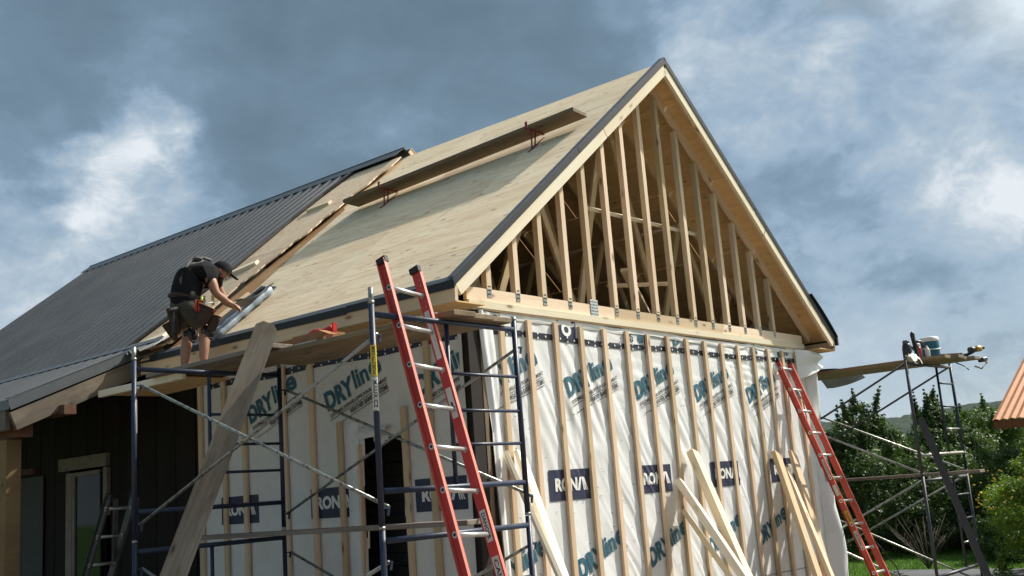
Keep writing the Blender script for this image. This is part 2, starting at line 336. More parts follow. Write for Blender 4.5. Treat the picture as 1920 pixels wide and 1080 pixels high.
def lathe(name,c,prof,mt,parent=None,n=20,axis=(0,0,1)):
    X,Y,Z=axes((1,0,0) if abs(Vector(axis).x)<.9 else (0,1,0),axis); vs=[];fs=[]
    for r,h in prof:
        for i in range(n): a=2*math.pi*i/n; vs.append(Vector(c)+X*r*math.cos(a)+Y*r*math.sin(a)+Z*h)
    for k in range(len(prof)-1):
        for i in range(n): j=(i+1)%n; fs.append((k*n+i,k*n+j,(k+1)*n+j,(k+1)*n+i))
    fs.append(tuple(range(n-1,-1,-1))); q=(len(prof)-1)*n; fs.append(tuple(range(q,q+n)))
    return mobj(name,vs,fs,mt,parent,smooth=True)
def npmesh(name,V,F,mt,smooth=False):
    """V (n,3) array, F (m,k) array"""
    me=bpy.data.meshes.new(name); V=np.asarray(V,np.float32); F=np.asarray(F,np.int32); k=F.shape[1]
    me.vertices.add(len(V)); me.vertices.foreach_set('co',V.ravel()); me.loops.add(F.size); me.loops.foreach_set('vertex_index',F.ravel())
    me.polygons.add(len(F)); me.polygons.foreach_set('loop_start',np.arange(0,F.size,k,dtype=np.int32)); me.polygons.foreach_set('loop_total',np.full(len(F),k,np.int32))
    if smooth: me.polygons.foreach_set('use_smooth',np.ones(len(F),bool))
    me.materials.append(mt); me.update(calc_edges=True); me.validate(); return me
def vnoise(x,y,seed=0):
    x=np.asarray(x,float); y=np.asarray(y,float); xi=np.floor(x).astype(int); yi=np.floor(y).astype(int); fx=x-xi; fy=y-yi
    fx=fx*fx*(3-2*fx); fy=fy*fy*(3-2*fy)
    def h(a,b):
        n=(a*374761393+b*668265263+seed*974634777)&0x7fffffff; n=((n^(n>>13))*1274126177)&0x7fffffff; return ((n^(n>>16))&0xffff)/65535.
    return (h(xi,yi)*(1-fx)+h(xi+1,yi)*fx)*(1-fy)+(h(xi,yi+1)*(1-fx)+h(xi+1,yi+1)*fx)*fy

# ------------------------------------------------------------------ dimensions of the new gable
XA=3.415; SL=.79; CA=1/math.sqrt(1+SL*SL); SA=SL*CA
ZR=6.455                                   # top of deck at ridge
def zl(x,z0=ZR): return z0-SL*abs(XA-x)
G0=-.08                                    # ground level
# ------------------------------------------------------------------ ground and far land
def ground():
    n=64; vs=[(0,0,G0)]; fs=[]; rs=[6,14,30,80,250,900,6000]
    for r in rs:
        for i in range(n): a=2*math.pi*i/n; vs.append((r*math.cos(a),r*math.sin(a),G0))
    for i in range(n): fs.append((0,1+i,1+(i+1)%n))
    for k in range(len(rs)-1):
        for i in range(n): j=(i+1)%n; fs.append((1+k*n+i,1+(k+1)*n+i,1+(k+1)*n+j,1+k*n+j))
    return tag(mobj('ground',vs,fs,LAWN),kind='structure')
ground()
def yard():
    t,p,tc,rnd=mat('bare_dirt'); n=t.noise(tc,.8,7,.7); n2=t.noise(tc,9,5,.7)
    setp(t,p,Base_Color=t.mix(t.ramp(n,[(.3,0.),(.7,1.)]),(.14,.112,.082),(.21,.172,.13)),Roughness=.95); bump(t,p,n2,.8,.03)
    P=[(-30,-30),(6,-30),(7.2,-12),(8.0,-3),(7.9,1.2),(7.4,6),(7.4,13.5),(-1,15),(-9,16),(-26,12)]
    vs=[(x,y,G0+.004) for x,y in P]; tag(mobj('dirt_yard',vs,[tuple(range(len(vs)))],MATS['bare_dirt']),kind='structure')
yard()
def hills():
    # a long wooded ridge beyond the garden, facing the camera direction (azimuth about 20 degrees north of east)
    nx,ny=620,56; A=math.radians(24); ux=np.array([math.cos(A),math.sin(A)]); vx=np.array([-math.sin(A),math.cos(A)])
    s=np.linspace(-3600,3600,nx); d=np.linspace(1300,3000,ny); S,D=np.meshgrid(s,d)
    H=118+40*(vnoise(S/900+3,D*0+1,5)-.5)*2+18*(vnoise(S/330,D*0,6)-.5)
    prof=np.clip((D-1300)/1150,0,1); prof=prof*prof*(3-2*prof)
    Z=H*prof+16*(vnoise(S/140,D/140,8)-.5)*prof+9*vnoise(S/14,D/20,9)*prof+5*vnoise(S/7,D/9,3)*prof+G0-1
    X=-6.7+ux[0]*D+vx[0]*S; Y=-6.1+ux[1]*D+vx[1]*S
    V=np.stack([X,Y,Z],-1).reshape(-1,3); i=np.arange(ny-1)[:,None]*nx+np.arange(nx-1)[None]; F=np.stack([i,i+1,i+nx+1,i+nx],-1).reshape(-1,4)
    tag(link(bpy.data.objects.new('hills',npmesh('hills',V,F,FOREST))),kind='structure')
hills()
#HAZE
hz=box('haze',(-3800,-3800,G0-1),(3800,3800,170),LAWN); hz.data=hz.data.copy(); hz.data.materials.clear()
hm=bpy.data.materials.new('haze_air'); hm.use_nodes=True; ht=NT(hm.node_tree); ht.n.clear()
pv=ht.node('ShaderNodeVolumePrincipled',{'Color':(.80,.88,.96,1),'Density':.00004,'Anisotropy':.2}); ht.node('ShaderNodeOutputMaterial',{'Volume':pv.outputs[0]})
hz.data.materials.append(hm); tag(hz,kind='stuff')
#ENDHAZE

# ------------------------------------------------------------------ new gable extension
B=thing('gable_extension',(3.415,2.,G0),'new timber gable extension wrapped in white printed house wrap with bare plywood roof','building')
# wrap surface height functions --------------------------------------------------------
def hfront(x,z):
    x=np.asarray(x,float); z=np.asarray(z,float)
    a=np.radians(57+10*(vnoise(x*.7,z*.7,31)-.5)*2); 
    c=x*np.sin(math.radians(57))+z*np.cos(math.radians(57)); l=x*np.cos(math.radians(57))-z*np.sin(math.radians(57))
    w=vnoise(x*1.3,z*1.3,4)
    d1=vnoise(c*12+1.6*vnoise(x*1.5,z*1.5,7),l*.75,1); d1=1-np.abs(2*d1-1)
    d2=vnoise(c*27+2*w,l*1.6,2)
    cv=x*.985+z*.17; v1=vnoise(cv*8,z*.5,12); v1=1-np.abs(2*v1-1)
    h1=vnoise(x*1.6,z*16+x*1.,22); h1=1-np.abs(2*h1-1)
    mixv=np.clip((1.9-x)/1.0,0,1); top=np.clip((z-2.35)/.5,0,1)*np.clip((x-1.5)/.7,0,1)
    amp=.35+1.1*np.clip((w-.25)*1.6,0,1)
    h=(d1**1.5*.0165+d2*.0045)*(1-mixv*.8)*(1-.75*top)+v1*.014*mixv+h1*.011*top
    return (h*amp+.004*vnoise(x*3,z*3,9))
def hside(y,z):
    y=np.asarray(y,float); z=np.asarray(z,float)
    a=vnoise(y*3+z*.6,z*.8,41); b=vnoise(y*8-z*2.5,z*2.2,42); b=1-np.abs(2*b-1)
    return .010*a+.003*b+.004*np.clip(.5-y,0,.5)*vnoise(y*14,z*.6,44)
def grid(name,xs,zs,fn,mt,parent,skip=None,smooth=True):
    X,Z=np.meshgrid(xs,zs); P=fn(X,Z); V=np.stack(P,-1).reshape(-1,3); nx=len(xs); i=np.arange(len(zs)-1)[:,None]*nx+np.arange(nx-1)[None]
    F=np.stack([i,i+1,i+nx+1,i+nx],-1).reshape(-1,4)
    if skip is not None:
        cx=(X[:-1,:-1]+X[1:,1:])/2; cz=(Z[:-1,:-1]+Z[1:,1:])/2; F=F[~skip(cx,cz).ravel()]
    return link(bpy.data.objects.new(name,npmesh(name,V,F,mt,smooth)),parent)
# front wall and side wall sheathing
box('wall_sheathing',(.02,.012,G0),(6.81,.04,3.27),DARKLUM,B); box('wall_sheathing',(6.79,.05,G0),(6.83,4.18,3.27),DARKLUM,B)
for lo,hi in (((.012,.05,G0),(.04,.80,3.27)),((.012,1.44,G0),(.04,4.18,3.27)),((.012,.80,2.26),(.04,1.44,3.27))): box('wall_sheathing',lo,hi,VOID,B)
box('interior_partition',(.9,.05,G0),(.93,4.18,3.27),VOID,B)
for k in range(16): board('siding_board',(.62-.02,.2,.35+k*.125),(.62-.02,2.3,.35+k*.125),.118,.014,(-1,0,.16),LOUV,B)
box('corner_post',(-.012,-.03,G0),(.14,.04,3.2),VOID,B); board('corner_batten',(.155,-.02,G0),(.165,-.02,3.1),.05,.03,(0,-1,0),DARKLUM,B)
wf=grid('front_house_wrap',np.arange(.20,6.84,.02),np.arange(G0,3.285,.022),lambda X,Z:(X+.02*np.sin(Z*3+1)*np.clip(1-(X-.2)/.3,0,1)+.10*np.clip(1-(X-.2)/.35,0,1)*np.clip((3.1-Z)*.5,0,1)-.06*np.clip(1-(X-.2)/.3,0,1),-hfront(X,Z)-.05*np.clip(1-(X-.2)/.28,0,1)**2*(1+.5*np.sin(X*60+Z*2)),Z),WRAP,B)
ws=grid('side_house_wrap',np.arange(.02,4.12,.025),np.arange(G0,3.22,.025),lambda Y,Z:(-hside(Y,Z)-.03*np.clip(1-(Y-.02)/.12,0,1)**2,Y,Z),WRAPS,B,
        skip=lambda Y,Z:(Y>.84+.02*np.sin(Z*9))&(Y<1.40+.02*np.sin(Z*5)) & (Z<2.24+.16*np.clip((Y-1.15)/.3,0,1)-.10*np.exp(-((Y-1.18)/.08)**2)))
# loose wrap pulled off the right hand corner
def FLP(U,Z): return (6.80+(.30+.04*np.sin(Z*1.9)+.05*(2.2-Z)*.3)*U,-.015-.16*np.sin(U*2.7)*(.65+.35*np.sin(Z*1.7+1))-.02*np.sin(Z*6+U*5)*U,Z-.03*U)
lf=grid('loose_wrap_flap',np.linspace(0,1,30),np.linspace(G0,3.10,110),FLP,WRAP,B)
grid('loose_wrap_fold',np.linspace(0,1,20),np.linspace(0,1,16),lambda U,T:(6.50+.66*U,-.05-.10*np.sin(U*2.5)-.04*np.sin(T*7)*U,3.27-.42*T*(1-.6*U)-.05*U),WRAP,B)
_v=[];_f=[]
for _j in range(7):
    for _i in range(7):
        p=FLP(.30+.62*_i/6,1.50+.30*_j/6); _v.append((float(p[0]),float(p[1])-.004,float(p[2])))
for _j in range(6):
    for _i in range(6): k=_j*7+_i; _f.append((k,k+1,k+8,k+7))
mobj('printed_box',_v,_f,PRBLK,lf)
# rolled flap of wrap under the bottom plate
grid('top_wrap_roll',np.arange(.45,6.83,.03),np.linspace(0,1,9),lambda X,T:(X,-.012-.004*np.sin(T*3.0)-.010*vnoise(X*4,T*2,3),3.285-.06*T-.03*vnoise(X*3,T*0,5)),WRAP,B)
tc_=grid('torn_wrap_edge',np.arange(1.0,1.42,.02),np.linspace(0,1,8),lambda Y,T:(-.02-.05*np.sin(T*2)-.02*vnoise(Y*14,T*2,6),Y,2.36-.13*T*vnoise(Y*6,T*0,8)-.05*T),WRAPS,B)
grid('jamb_wrap',np.linspace(0,1,12),np.linspace(G0,2.42,50),lambda U,Z:(-.012-.02*np.sin(U*3),1.62-.20*U-.02*np.sin(Z*2)*U,Z),WRAP,B)
# black seam tape with printed dots
def strip(name,x0,x1,zc,hw,fn,mt,parent,step=.04,off=.0015):
    xs=np.arange(x0,x1,step); X,T=np.meshgrid(xs,np.linspace(-1,1,4)); V=np.stack(fn(X,zc(X)+T*hw,off),-1).reshape(-1,3); n=len(xs); i=np.arange(3)[:,None]*n+np.arange(n-1)[None]
    return link(bpy.data.objects.new(name,npmesh(name,V,np.stack([i,i+1,i+n+1,i+n],-1).reshape(-1,4),mt,True)),parent)
def FW(x,z,off=.003): return (x,-hfront(x,z)-off-.0015,z)
def SW(y,z,off=.003): return (-hside(y,z)-off-.0015,y,z)
zt=lambda X:3.085+.012*np.sin(X*2.2)+.018*(X>4.2)*np.clip(X-4.2,0,1)
tp=strip('seam_tape',.22,6.6,zt,.029,lambda x,z,o:(x,-hfront(x,z)-.006,z),NAVY2,B)
tps=strip('seam_tape',.03,3.9,lambda Y:3.045+.01*np.sin(Y*4),.035,lambda y,z,o:(-hside(y,z)-.006,y,z),NAVY2,B)
def dots(parent,fn,x0,x1,zf,step):
    vs=[];fs=[]
    x=x0;k=0
    while x<x1:
        for dz in ((0,) if k%2 else (-.022,.022)):
            b=len(vs)
            for i in range(8):
                a=2*math.pi*i/8; xx=x+.011*math.cos(a); zz=float(zf(x))+dz+.011*math.sin(a); vs.append(tuple(float(q) for q in fn(xx,zz)))
            fs.append(tuple(range(b,b+8)))
        x+=step;k+=1
    mobj('printed_dots',vs,fs,INKW,parent)['kind']='stuff'
dots(tp,lambda x,z:(x,-float(hfront(x,z))-.0105,z),.3,6.5,zt,.115); dots(tps,lambda y,z:(-float(hside(y,z))-.0105,y,z),.1,3.8,lambda y:3.045+.01*np.sin(y*4),.115)

#printed lettering -------------------------------------------------------------------
TXT={}
def textgeo(s,bold=0.,space=1.,cut=0):
    k=(s,bold,space,cut)
    if k in TXT: return TXT[k]
    cu=bpy.data.curves.new('lettering','FONT'); cu.body=s; cu.size=1; cu.offset=bold; cu.resolution_u=3; cu.space_character=space
    o=bpy.data.objects.new('lettering',cu); COL.objects.link(o); bpy.context.view_layer.update()
    me=bpy.data.meshes.new_from_object(o.evaluated_get(bpy.context.evaluated_depsgraph_get())); 
    bm=bmesh.new(); bm.from_mesh(me); bmesh.ops.remove_doubles(bm,verts=bm.verts,dist=.0005); 
    if cut:
        for ax in (0,1):
            lo_=min(v.co[ax] for v in bm.verts); hi_=max(v.co[ax] for v in bm.verts); no=(1,0,0) if ax==0 else (0,1,0); c_=lo_+cut
            while c_<hi_: bmesh.ops.bisect_plane(bm,geom=bm.verts[:]+bm.edges[:]+bm.faces[:],plane_co=(c_,c_,0),plane_no=no,dist=1e-5); c_+=cut
    bmesh.ops.triangulate(bm,faces=bm.faces)
    V=np.array([v.co[:] for v in bm.verts]); F=[tuple(v.index for v in f.verts) for f in bm.faces]; bm.free()
    bpy.data.objects.remove(o); bpy.data.curves.remove(cu); bpy.data.meshes.remove(me)
    lo=V.min(0);hi=V.max(0); V=(V-lo); TXT[k]=(V,F,hi-lo); return TXT[k]
def printtxt(name,s,org,ang,w,h,fn,mt,parent,bold=0.,flip=1,shear=0.,space=1.):
    """place lettering: org=(a,z) lower left, width w, height h, rotated ang; flip=-1 for walls read toward -axis"""
    V,F,S=textgeo(s,bold,space,.075 if h>.1 else .35); u=V[:,0]*w/S[0]; v=V[:,1]*h/S[1]; u=u+v*shear
    a=org[0]+flip*(u*math.cos(ang)-v*math.sin(ang)); z=org[1]+u*math.sin(ang)+v*math.cos(ang)
    P=np.stack(np.broadcast_arrays(*fn(a,z)),-1); 
    lim=.045 if flip<0 else .24
    if flip==-1 or (flip==1 and a.min()<.3 and parent is not None and parent.name.startswith('front')): F=[f for f in F if all(a[i]>lim for i in f)]
    if flip<0: F=[f[::-1] for f in F]
    if not F: return None
    return mobj(name,P,F,mt,parent,smooth=True)
def quadprint(name,pts,fn,mt,parent,n=8,flip=1):
    vs=[];fs=[]; (a,b,c,d)=[np.array(p,float) for p in pts]
    for j in range(n+1):
        for i in range(n+1):
            s,t_=i/n,j/n; q=(a*(1-s)+b*s)*(1-t_)+(d*(1-s)+c*s)*t_; vs.append(tuple(float(k) for k in fn(q[0],q[1])))
    lim=.045 if flip<0 else .22
    for j in range(n):
        for i in range(n):
            k=j*(n+1)+i; f=(k,k+1,k+n+2,k+n+1); 
            if all((vs[q][1] if flip<0 else vs[q][0])>lim for q in f): fs.append(f if flip>0 else f[::-1])
    if not fs: return None
    return mobj(name,vs,fs,mt,parent)
AN=math.radians(18.6)
def dryline(o,fn,parent,flip=1,small=True,k=1.):
    x,z=o; c,s=math.cos(AN),math.sin(AN)
    P=lambda u,v:(x+flip*(u*c-v*s),z+u*s+v*c)
    f=lambda a,b:fn(a,b,.0065)
    printtxt('printed_logo','DRY',P(0,0),AN,.435*k,.195*k,f,TEAL,parent,.045,flip)
    printtxt('printed_logo','lin',P(.45,.03),AN,.215*k,.19*k,f,TEAL,parent,.03,flip)
    printtxt('printed_logo','e',P(.685,.03),AN,.165*k,.155*k,f,TEAL,parent,.03,flip)
    if small:
        printtxt('printed_text',"SYSTÈMES D'ENVELOPPE POUR BÂTIMENT",P(.02,-.075),AN,0.86*k,.045*k,f,INK,parent,.02,flip)
        printtxt('printed_text',"WEATHER BARRIER SYSTEMS",P(.30,-.155),AN,.56*k,.048*k,f,INK,parent,.025,flip)
        quadprint('printed_line',(P(.0,-.096),P(.86,-.096),P(.86,-.09),P(0.,-.09)),f,INK,parent,6,flip)
        quadprint('printed_line',(P(.05,-.175),P(.86,-.175),P(.86,-.169),P(.05,-.169)),f,INK,parent,6,flip)
    else: printtxt('printed_text','HP',P(.76,-.06),AN,.075,.065,f,INK,parent,0.,flip)
def rona(x,z,fn,parent,flip=1,mt=NAVY,txt=INKW):
    X=lambda u:x+flip*u
    quadprint('printed_box',((X(0),z),(X(.646),z),(X(.646),z+.287),(X(0),z+.287)),lambda a,b:fn(a,b,.004),mt,parent,26,flip)
    printtxt('printed_logo','RON',(X(.085),z+.085),0.,.35,.125,lambda a,b:fn(a,b,.0085),txt,parent,.05,flip)
    f6=lambda a,b:fn(a,b,.0085)
    quadprint('printed_logo',((X(.435),z+.085),(X(.47),z+.085),(X(.51),z+.21),(X(.475),z+.21)),f6,txt,parent,6,flip)
    for q in range(3): quadprint('printed_logo',((X(.535+q*.028),z+.085),(X(.55+q*.028),z+.085),(X(.525+q*.012),z+.21),(X(.508+q*.012),z+.21)),f6,txt,parent,6,flip)
for x in (.165,1.40,2.61,3.84,5.08): dryline((x,2.515),FW,wf)
for x in (.12,1.36,2.57,3.79,4.97): dryline((x,.80),FW,wf,small=False)
for k in range(4): rona(.985+k*1.493,1.546,FW,wf)
rona(.985-1.493+.80,1.546,lambda a,b,o=.003:FW(np.clip(a,.22,.6),b,o),wf,mt=PRBLK,txt=PRBLK) if False else None
for y in (3.12,1.87,.60): dryline((y,2.56),SW,ws,flip=-1)
for y in (3.676,2.184): rona(y,1.546,SW,ws,flip=-1)
rona(.72,1.546,SW,ws,flip=-1)
V_,F_,S_=textgeo('RO',.05,1.,.11)
P_=np.stack(FLP(.86-.46*V_[:,0]/S_[0],1.58+.13*V_[:,1]/S_[1]),-1)-np.array([0,.009,0]); mobj('printed_logo',P_,[f[::-1] for f in F_],LABELW,lf)
# printed pieces of the turned-over top flap
f5=lambda a,b:FW(a,b,.005)
quadprint('printed_box',((1.30,3.10),(1.60,3.10),(1.60,3.27),(1.30,3.27)),f5,NAVY,wf,6)
printtxt('printed_logo','O',(1.36,3.115),0,.17,.135,lambda a,b:FW(a,b,.008),INKW,wf,.06)
printtxt('printed_logo','ENI',(2.62,3.13),math.radians(80),.13,.10,f5,INK,wf,.02); printtxt('printed_logo','e',(2.72,3.13),0,.10,.10,f5,TEAL,wf,.05)
quadprint('printed_box',((2.84,3.02),(2.90,3.02),(2.90,3.27),(2.84,3.27)),f5,NAVY2,wf,4)
printtxt('printed_logo','D',(3.45,3.14),math.radians(8),.14,.11,f5,TEAL,wf,.05); printtxt('printed_logo','R',(5.44,3.15),math.radians(70),.14,.12,f5,TEAL,wf,.05); printtxt('printed_text','SYSTEMS',(5.33,3.12),math.radians(80),.16,.035,f5,INK,wf,.02)
printtxt('printed_logo','DR',(6.05,3.12),math.radians(12),.32,.16,f5,TEAL,wf,.06); printtxt('printed_logo','O',(.30,3.13),0,.15,.12,f5,TEAL,wf,.05)
lap=strip('wrap_lap_seam',.25,6.78,lambda X:.46+.01*np.sin(X*1.7),.006,lambda x,z,o:(x,-hfront(x,z)-.007,z),PRBLK,wf)
sv=[];sf=[]
for _ in range(230):
    x=.3+6.4*random.random(); z=.3+2.6*random.random(); b=len(sv)
    for dx,dz in ((-.012,-.003),(.012,-.003),(.012,.003),(-.012,.003)): sv.append(tuple(float(q) for q in (x+dx,-float(hfront(x+dx,z+dz))-.006,z+dz)))
    sf.append((b,b+1,b+2,b+3))
mobj('staples',sv,sf,GALV,wf)['kind']='stuff'
# strapping on the walls
for n in range(16):
    x=.4394+.4064*n; zt_=3.238-.012*random.random()
    o=board('strap',(x+random.uniform(-.006,.006),-.034,.02),(x+random.uniform(-.006,.006),-.034,zt_),.062,.03,(0,-1,0),STRAP,B)
for y,z1 in ((3.56,3.1),(2.53,3.1),(2.09,3.1),(1.68,2.45),(.79,2.50),(.46,3.1),(3.2,3.1),(4.0,3.1)):
    board('strap',(-.034,y-.01,.02),(-.034,y+.01,z1),.062,.03,(-1,0,0),STRAP,B)
board('door_jamb',(-.02,1.43,G0),(-.03,1.42,2.2),.03,.05,(-1,0,0),STRAP,B)
board('broken_lath',(-.02,1.36,1.25),(-.03,1.34,1.45),.015,.01,(-1,0,0),FRESH,B)
# plates and gable truss
board('bottom_plate',(.02,-.018,3.322),(6.83,-.018,3.322),.066,.05,(0,-1,0),FRESH,B)
board('bottom_plate',(.05,.02,3.295),(6.8,.02,3.295),.09,.04,(0,0,1),LUMBER,B)
for a,b in ((.02,2.31),(2.313,4.62),(4.623,6.83)): board('bottom_chord',(a,.0,3.418),(b,.0,3.418),.118,.04,(0,-1,0),LUMBER,B)
YG=0.
for n in range(15):
    x=.3301+.4064*n; zt_=zl(x)-.17*1.0-.03
    if zt_>3.5: board('gable_stud',(x,.006,3.479),(x,.006,zt_),.066,.062,(0,-1,0),LUMBER,B)
    pm=box('connector_plate',(x-.028,-.0245,3.40),(x+.028,-.0215,3.55),GALV,B)
    for q in range(3): box('plate_tooth_row',(x-.02,-.0262,3.425+q*.035),(x+.02,-.0247,3.437+q*.035),BLKP,pm)
x=1.95; pm=box('connector_plate',(x-.065,-.0265,3.33),(x+.065,-.0235,3.53),ALU,B)
for q in range(6): box('plate_rib',(x-.062,-.0295,3.342+q*.032),(x+.062,-.027,3.354+q*.032),GALV,pm)
def chord(y,th,mt,dep=.09,name='top_chord',z0=None,parent=B,inset=0.0):
    # pair of sloping members just below the deck
    z0=(ZR-.018) if z0 is None else z0
    off=dep/2/CA
    for s in (-1,1):
        xe=XA+s*(3.7-inset)
        board(name,(XA+s*.0,y,z0-off),(xe,y,z0-off-SL*(3.7-inset)),dep,th,(0,-1,0),mt,parent)
chord(.006,.04,LUMBER,.10)
# rake boards and their drip metal
for s in (-1,1):
    zt0=6.428; xe=XA+s*3.80
    for a,b in (((0,.36),(.363,1.)) if s<0 else ((0,.55),(.553,1.))):
        d=.111; p=lambda f:(XA+s*3.80*f,-.282,zt0-.07-SL*3.80*f)
        board('rake_board',p(a),p(b),d,.036,(0,-1,0),FRESH,B)
    # drip metal: vertical face and top flange
    for a,b in ((0,.49),(.492,1.)):
        q=lambda f,dz:(XA+s*3.86*f,-.306,6.505-dz-SL*3.86*f)
        board('drip_metal',q(a,.040),q(b,.040),.064,.008,(0,-1,0),BLACKM,B)
        n_=(-SL*(-s)*-1*0+s*SA,0,CA)
        f0=Vector(q(a,-.002))+Vector((0,.035,0)); f1=Vector(q(b,-.002))+Vector((0,.035,0))
        board('drip_metal',f0,f1,.075,.006,(s*SL,0,1),GREYM,B)
    board('sub_rake',(XA,-.245,6.455-.018-.058/CA),(XA+s*3.72,-.245,6.455-.018-.058/CA-SL*3.72),.088,.034,(0,-1,0),LUMBER,B)
# eave fascia and drip
board('eave_fascia',(-.415,-.30,3.315),(-.415,4.55,3.315),.125,.036,(-1,0,0),LUMBER,B)
board('eave_fascia',(7.245,-.30,3.315),(7.245,4.2,3.315),.13,.036,(1,0,0),LUMBER,B)
for a,b in ((-.31,1.05),(1.053,2.4),(2.403,4.35)):
    board('drip_metal',(-.442,a,3.392),(-.442,b,3.404),.066,.008,(-1,0,0),BLACKM,B); board('drip_metal',(-.405,a,3.456),(-.405,b,3.456),.08,.006,(-SL,0,1),GREYM,B)
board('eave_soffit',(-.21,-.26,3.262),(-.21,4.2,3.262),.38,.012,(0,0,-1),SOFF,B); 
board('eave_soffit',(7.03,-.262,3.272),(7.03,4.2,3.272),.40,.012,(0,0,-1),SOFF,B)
# roofing underlay flap hanging over the right hand eave
grid('underlay_flap',np.linspace(0,1,14),np.linspace(-.34,1.2,20),lambda U,Y:(6.62+.70*U,Y+0*U,zl(6.62+.70*U)+.075+.03*np.sin(U*3)+.01*np.sin(Y*9)),BLACKM,B)
box('underlay_edge',(7.29,-.33,3.33),(7.33,1.2,3.47),BLACKM,B)
# deck: separate plywood sheets, courses 1.22 m up the slope, joints staggered
def sheet(s,u0,u1,y0,y1,z0,mt,parent,name='plywood_sheet',th=.015,j=.006):
    # u measured horizontally from the ridge
    um=(u0+u1)/2; c=Vector((XA+s*um,(y0+y1)/2,z0-SL*um)); Y=Vector((0,1,0)); X=Y; Z=Vector((s*SA,0,CA)); Yb=Z.cross(X)
    c-=Z*(th/2)
    return mobj(name,None,None,mt,parent,MF(c,X,Yb,Z),me=boxmesh((y1-y0)-j,(u1-u0)/CA-j,th,mt))
us=[.0,.45,1.405,2.36,3.315,3.845]
for s in (-1,1):
    for i in range(5):
        y=-.30; first=True; st=[1.45,2.44,1.1,2.2,.9][i]
        while y<4.75:
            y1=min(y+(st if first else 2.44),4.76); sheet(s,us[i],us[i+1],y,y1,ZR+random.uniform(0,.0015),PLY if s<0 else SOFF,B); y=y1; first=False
nv=[];nf=[]
for y in np.arange(-.22,4.0,.61):
    for u in np.arange(.06,3.82,.155):
        yy=y+random.uniform(-.012,.012); c=Vector((XA-u,yy,zl(XA-u)+.0025)); b=len(nv); nv+=[c+Vector((-.006*CA,-.006,-.006*SA)),c+Vector((.006*CA,-.006,.006*SA)),c+Vector((.006*CA,.006,.006*SA)),c+Vector((-.006*CA,.006,-.006*SA))]; nf.append((b,b+1,b+2,b+3))
tag(mobj('nail_heads',nv,nf,DARKLUM,B),kind='stuff')
# interior trusses
for k,y in enumerate((.62,1.84,3.06)):
    chord(y,.038,TRUSSW,.10,'truss_chord')
    board('truss_chord',(.05,y,3.42),(6.78,y,3.42),.10,.038,(0,-1,0),TRUSSW,B)
    webs=[((1.15,3.46),(1.9,4.95)),((1.9,4.95),(2.55,3.46)),((2.55,3.46),(3.415,6.15)),((3.415,6.15),(4.3,3.46)),((4.3,3.46),(4.95,4.95)),((4.95,4.95),(5.7,3.46)),((.72,3.46),(1.15,4.35)),((5.7,3.46),(6.1,4.1))]
    for a,b in webs: board('truss_web',(a[0],y,a[1]),(b[0],y,b[1]),.085,.036,(0,-1,0),TRUSSW,B)
board('lateral_brace',(2.15,.09,4.565),(4.52,.09,4.60),.07,.036,(0,-.6,1),FRESH,B); board('lateral_brace',(3.0,.5,3.88),(3.75,.14,3.92),.06,.036,(0,-.5,1),LUMBER,B)
board('lateral_brace',(2.7,.06,3.95),(3.95,.52,3.45),.085,.036,(0,0,1),LUMBER,B); board('lateral_brace',(1.9,.55,4.9),(1.9,3.7,4.9),.085,.036,(0,0,1),LUMBER,B); board('lateral_brace',(4.95,.55,4.9),(4.95,3.7,4.9),.085,.036,(0,0,1),LUMBER,B)
box('blocking',(6.05,.3,3.47),(6.5,.34,3.62),PALE,B)
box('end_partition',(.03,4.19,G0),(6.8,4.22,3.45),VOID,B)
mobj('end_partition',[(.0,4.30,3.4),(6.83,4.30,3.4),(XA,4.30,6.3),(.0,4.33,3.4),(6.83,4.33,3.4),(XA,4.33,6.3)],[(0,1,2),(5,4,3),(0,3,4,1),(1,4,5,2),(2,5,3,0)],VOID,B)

# ------------------------------------------------------------------ old house with the charcoal metal roof
H=thing('old_house',(3.4,9.,G0),'older dark wooden house with charcoal ribbed metal roof and open side porch','building')
ZM=6.565
def ribpanel(y0,y1,s,u0,u1,zr,parent,edge0=None,edge1=None,mt=ROOFM,sl=SL,xo=XA,pitch=.21,name='roof_panel'):
    """ribbed steel sheet on slope s (x=xo+s*u), ribs running down the slope"""
    prof=[]; y=y0; n=max(1,int(round((y1-y0)/pitch))); p=(y1-y0)/n
    for i in range(n): 
        b=y0+i*p; prof+=[(b,0),(b+p*.10,0),(b+p*.15,.012),(b+p*.20,.027),(b+p*.25,.032),(b+p*.33,.032),(b+p*.40,.022),(b+p*.46,0),(b+p*.60,0),(b+p*.65,.011),(b+p*.69,.018),(b+p*.75,.018),(b+p*.82,0)]
        
    prof.append((y1,0)); ca=1/math.sqrt(1+sl*sl); N=Vector((s*sl*ca,0,ca)); vs=[];fs=[]
    us_=np.linspace(u0,u1,7)
    for u in us_:
        for y,h in prof: 
            yy=y
            if edge0 is not None: yy=max(y,edge0(u))
            vs.append(Vector((xo+s*u,yy,zr-sl*u))+N*h)
    m_=len(prof)
    for k in range(len(us_)-1):
        for i in range(m_-1): fs.append((k*m_+i,k*m_+i+1,(k+1)*m_+i+1,(k+1)*m_+i))
    return mobj(name,vs,fs,mt,parent)
# metal cut line: y as a function of distance from ridge
edge=lambda u:4.88+.10*math.sin(u*1.9)+.10*min(u/2,1)
ys=[4.7,5.6,6.5,7.4,8.3,9.2,10.1,11.0,11.9,12.8]
for a,b in zip(ys[:-1],ys[1:]): ribpanel(a,b-.012,-1,.10,3.73,ZM,H,edge0=edge if a<5 else None)
ribpanel(4.2,12.8,1,.10,3.9,ZM,H,pitch=.3)
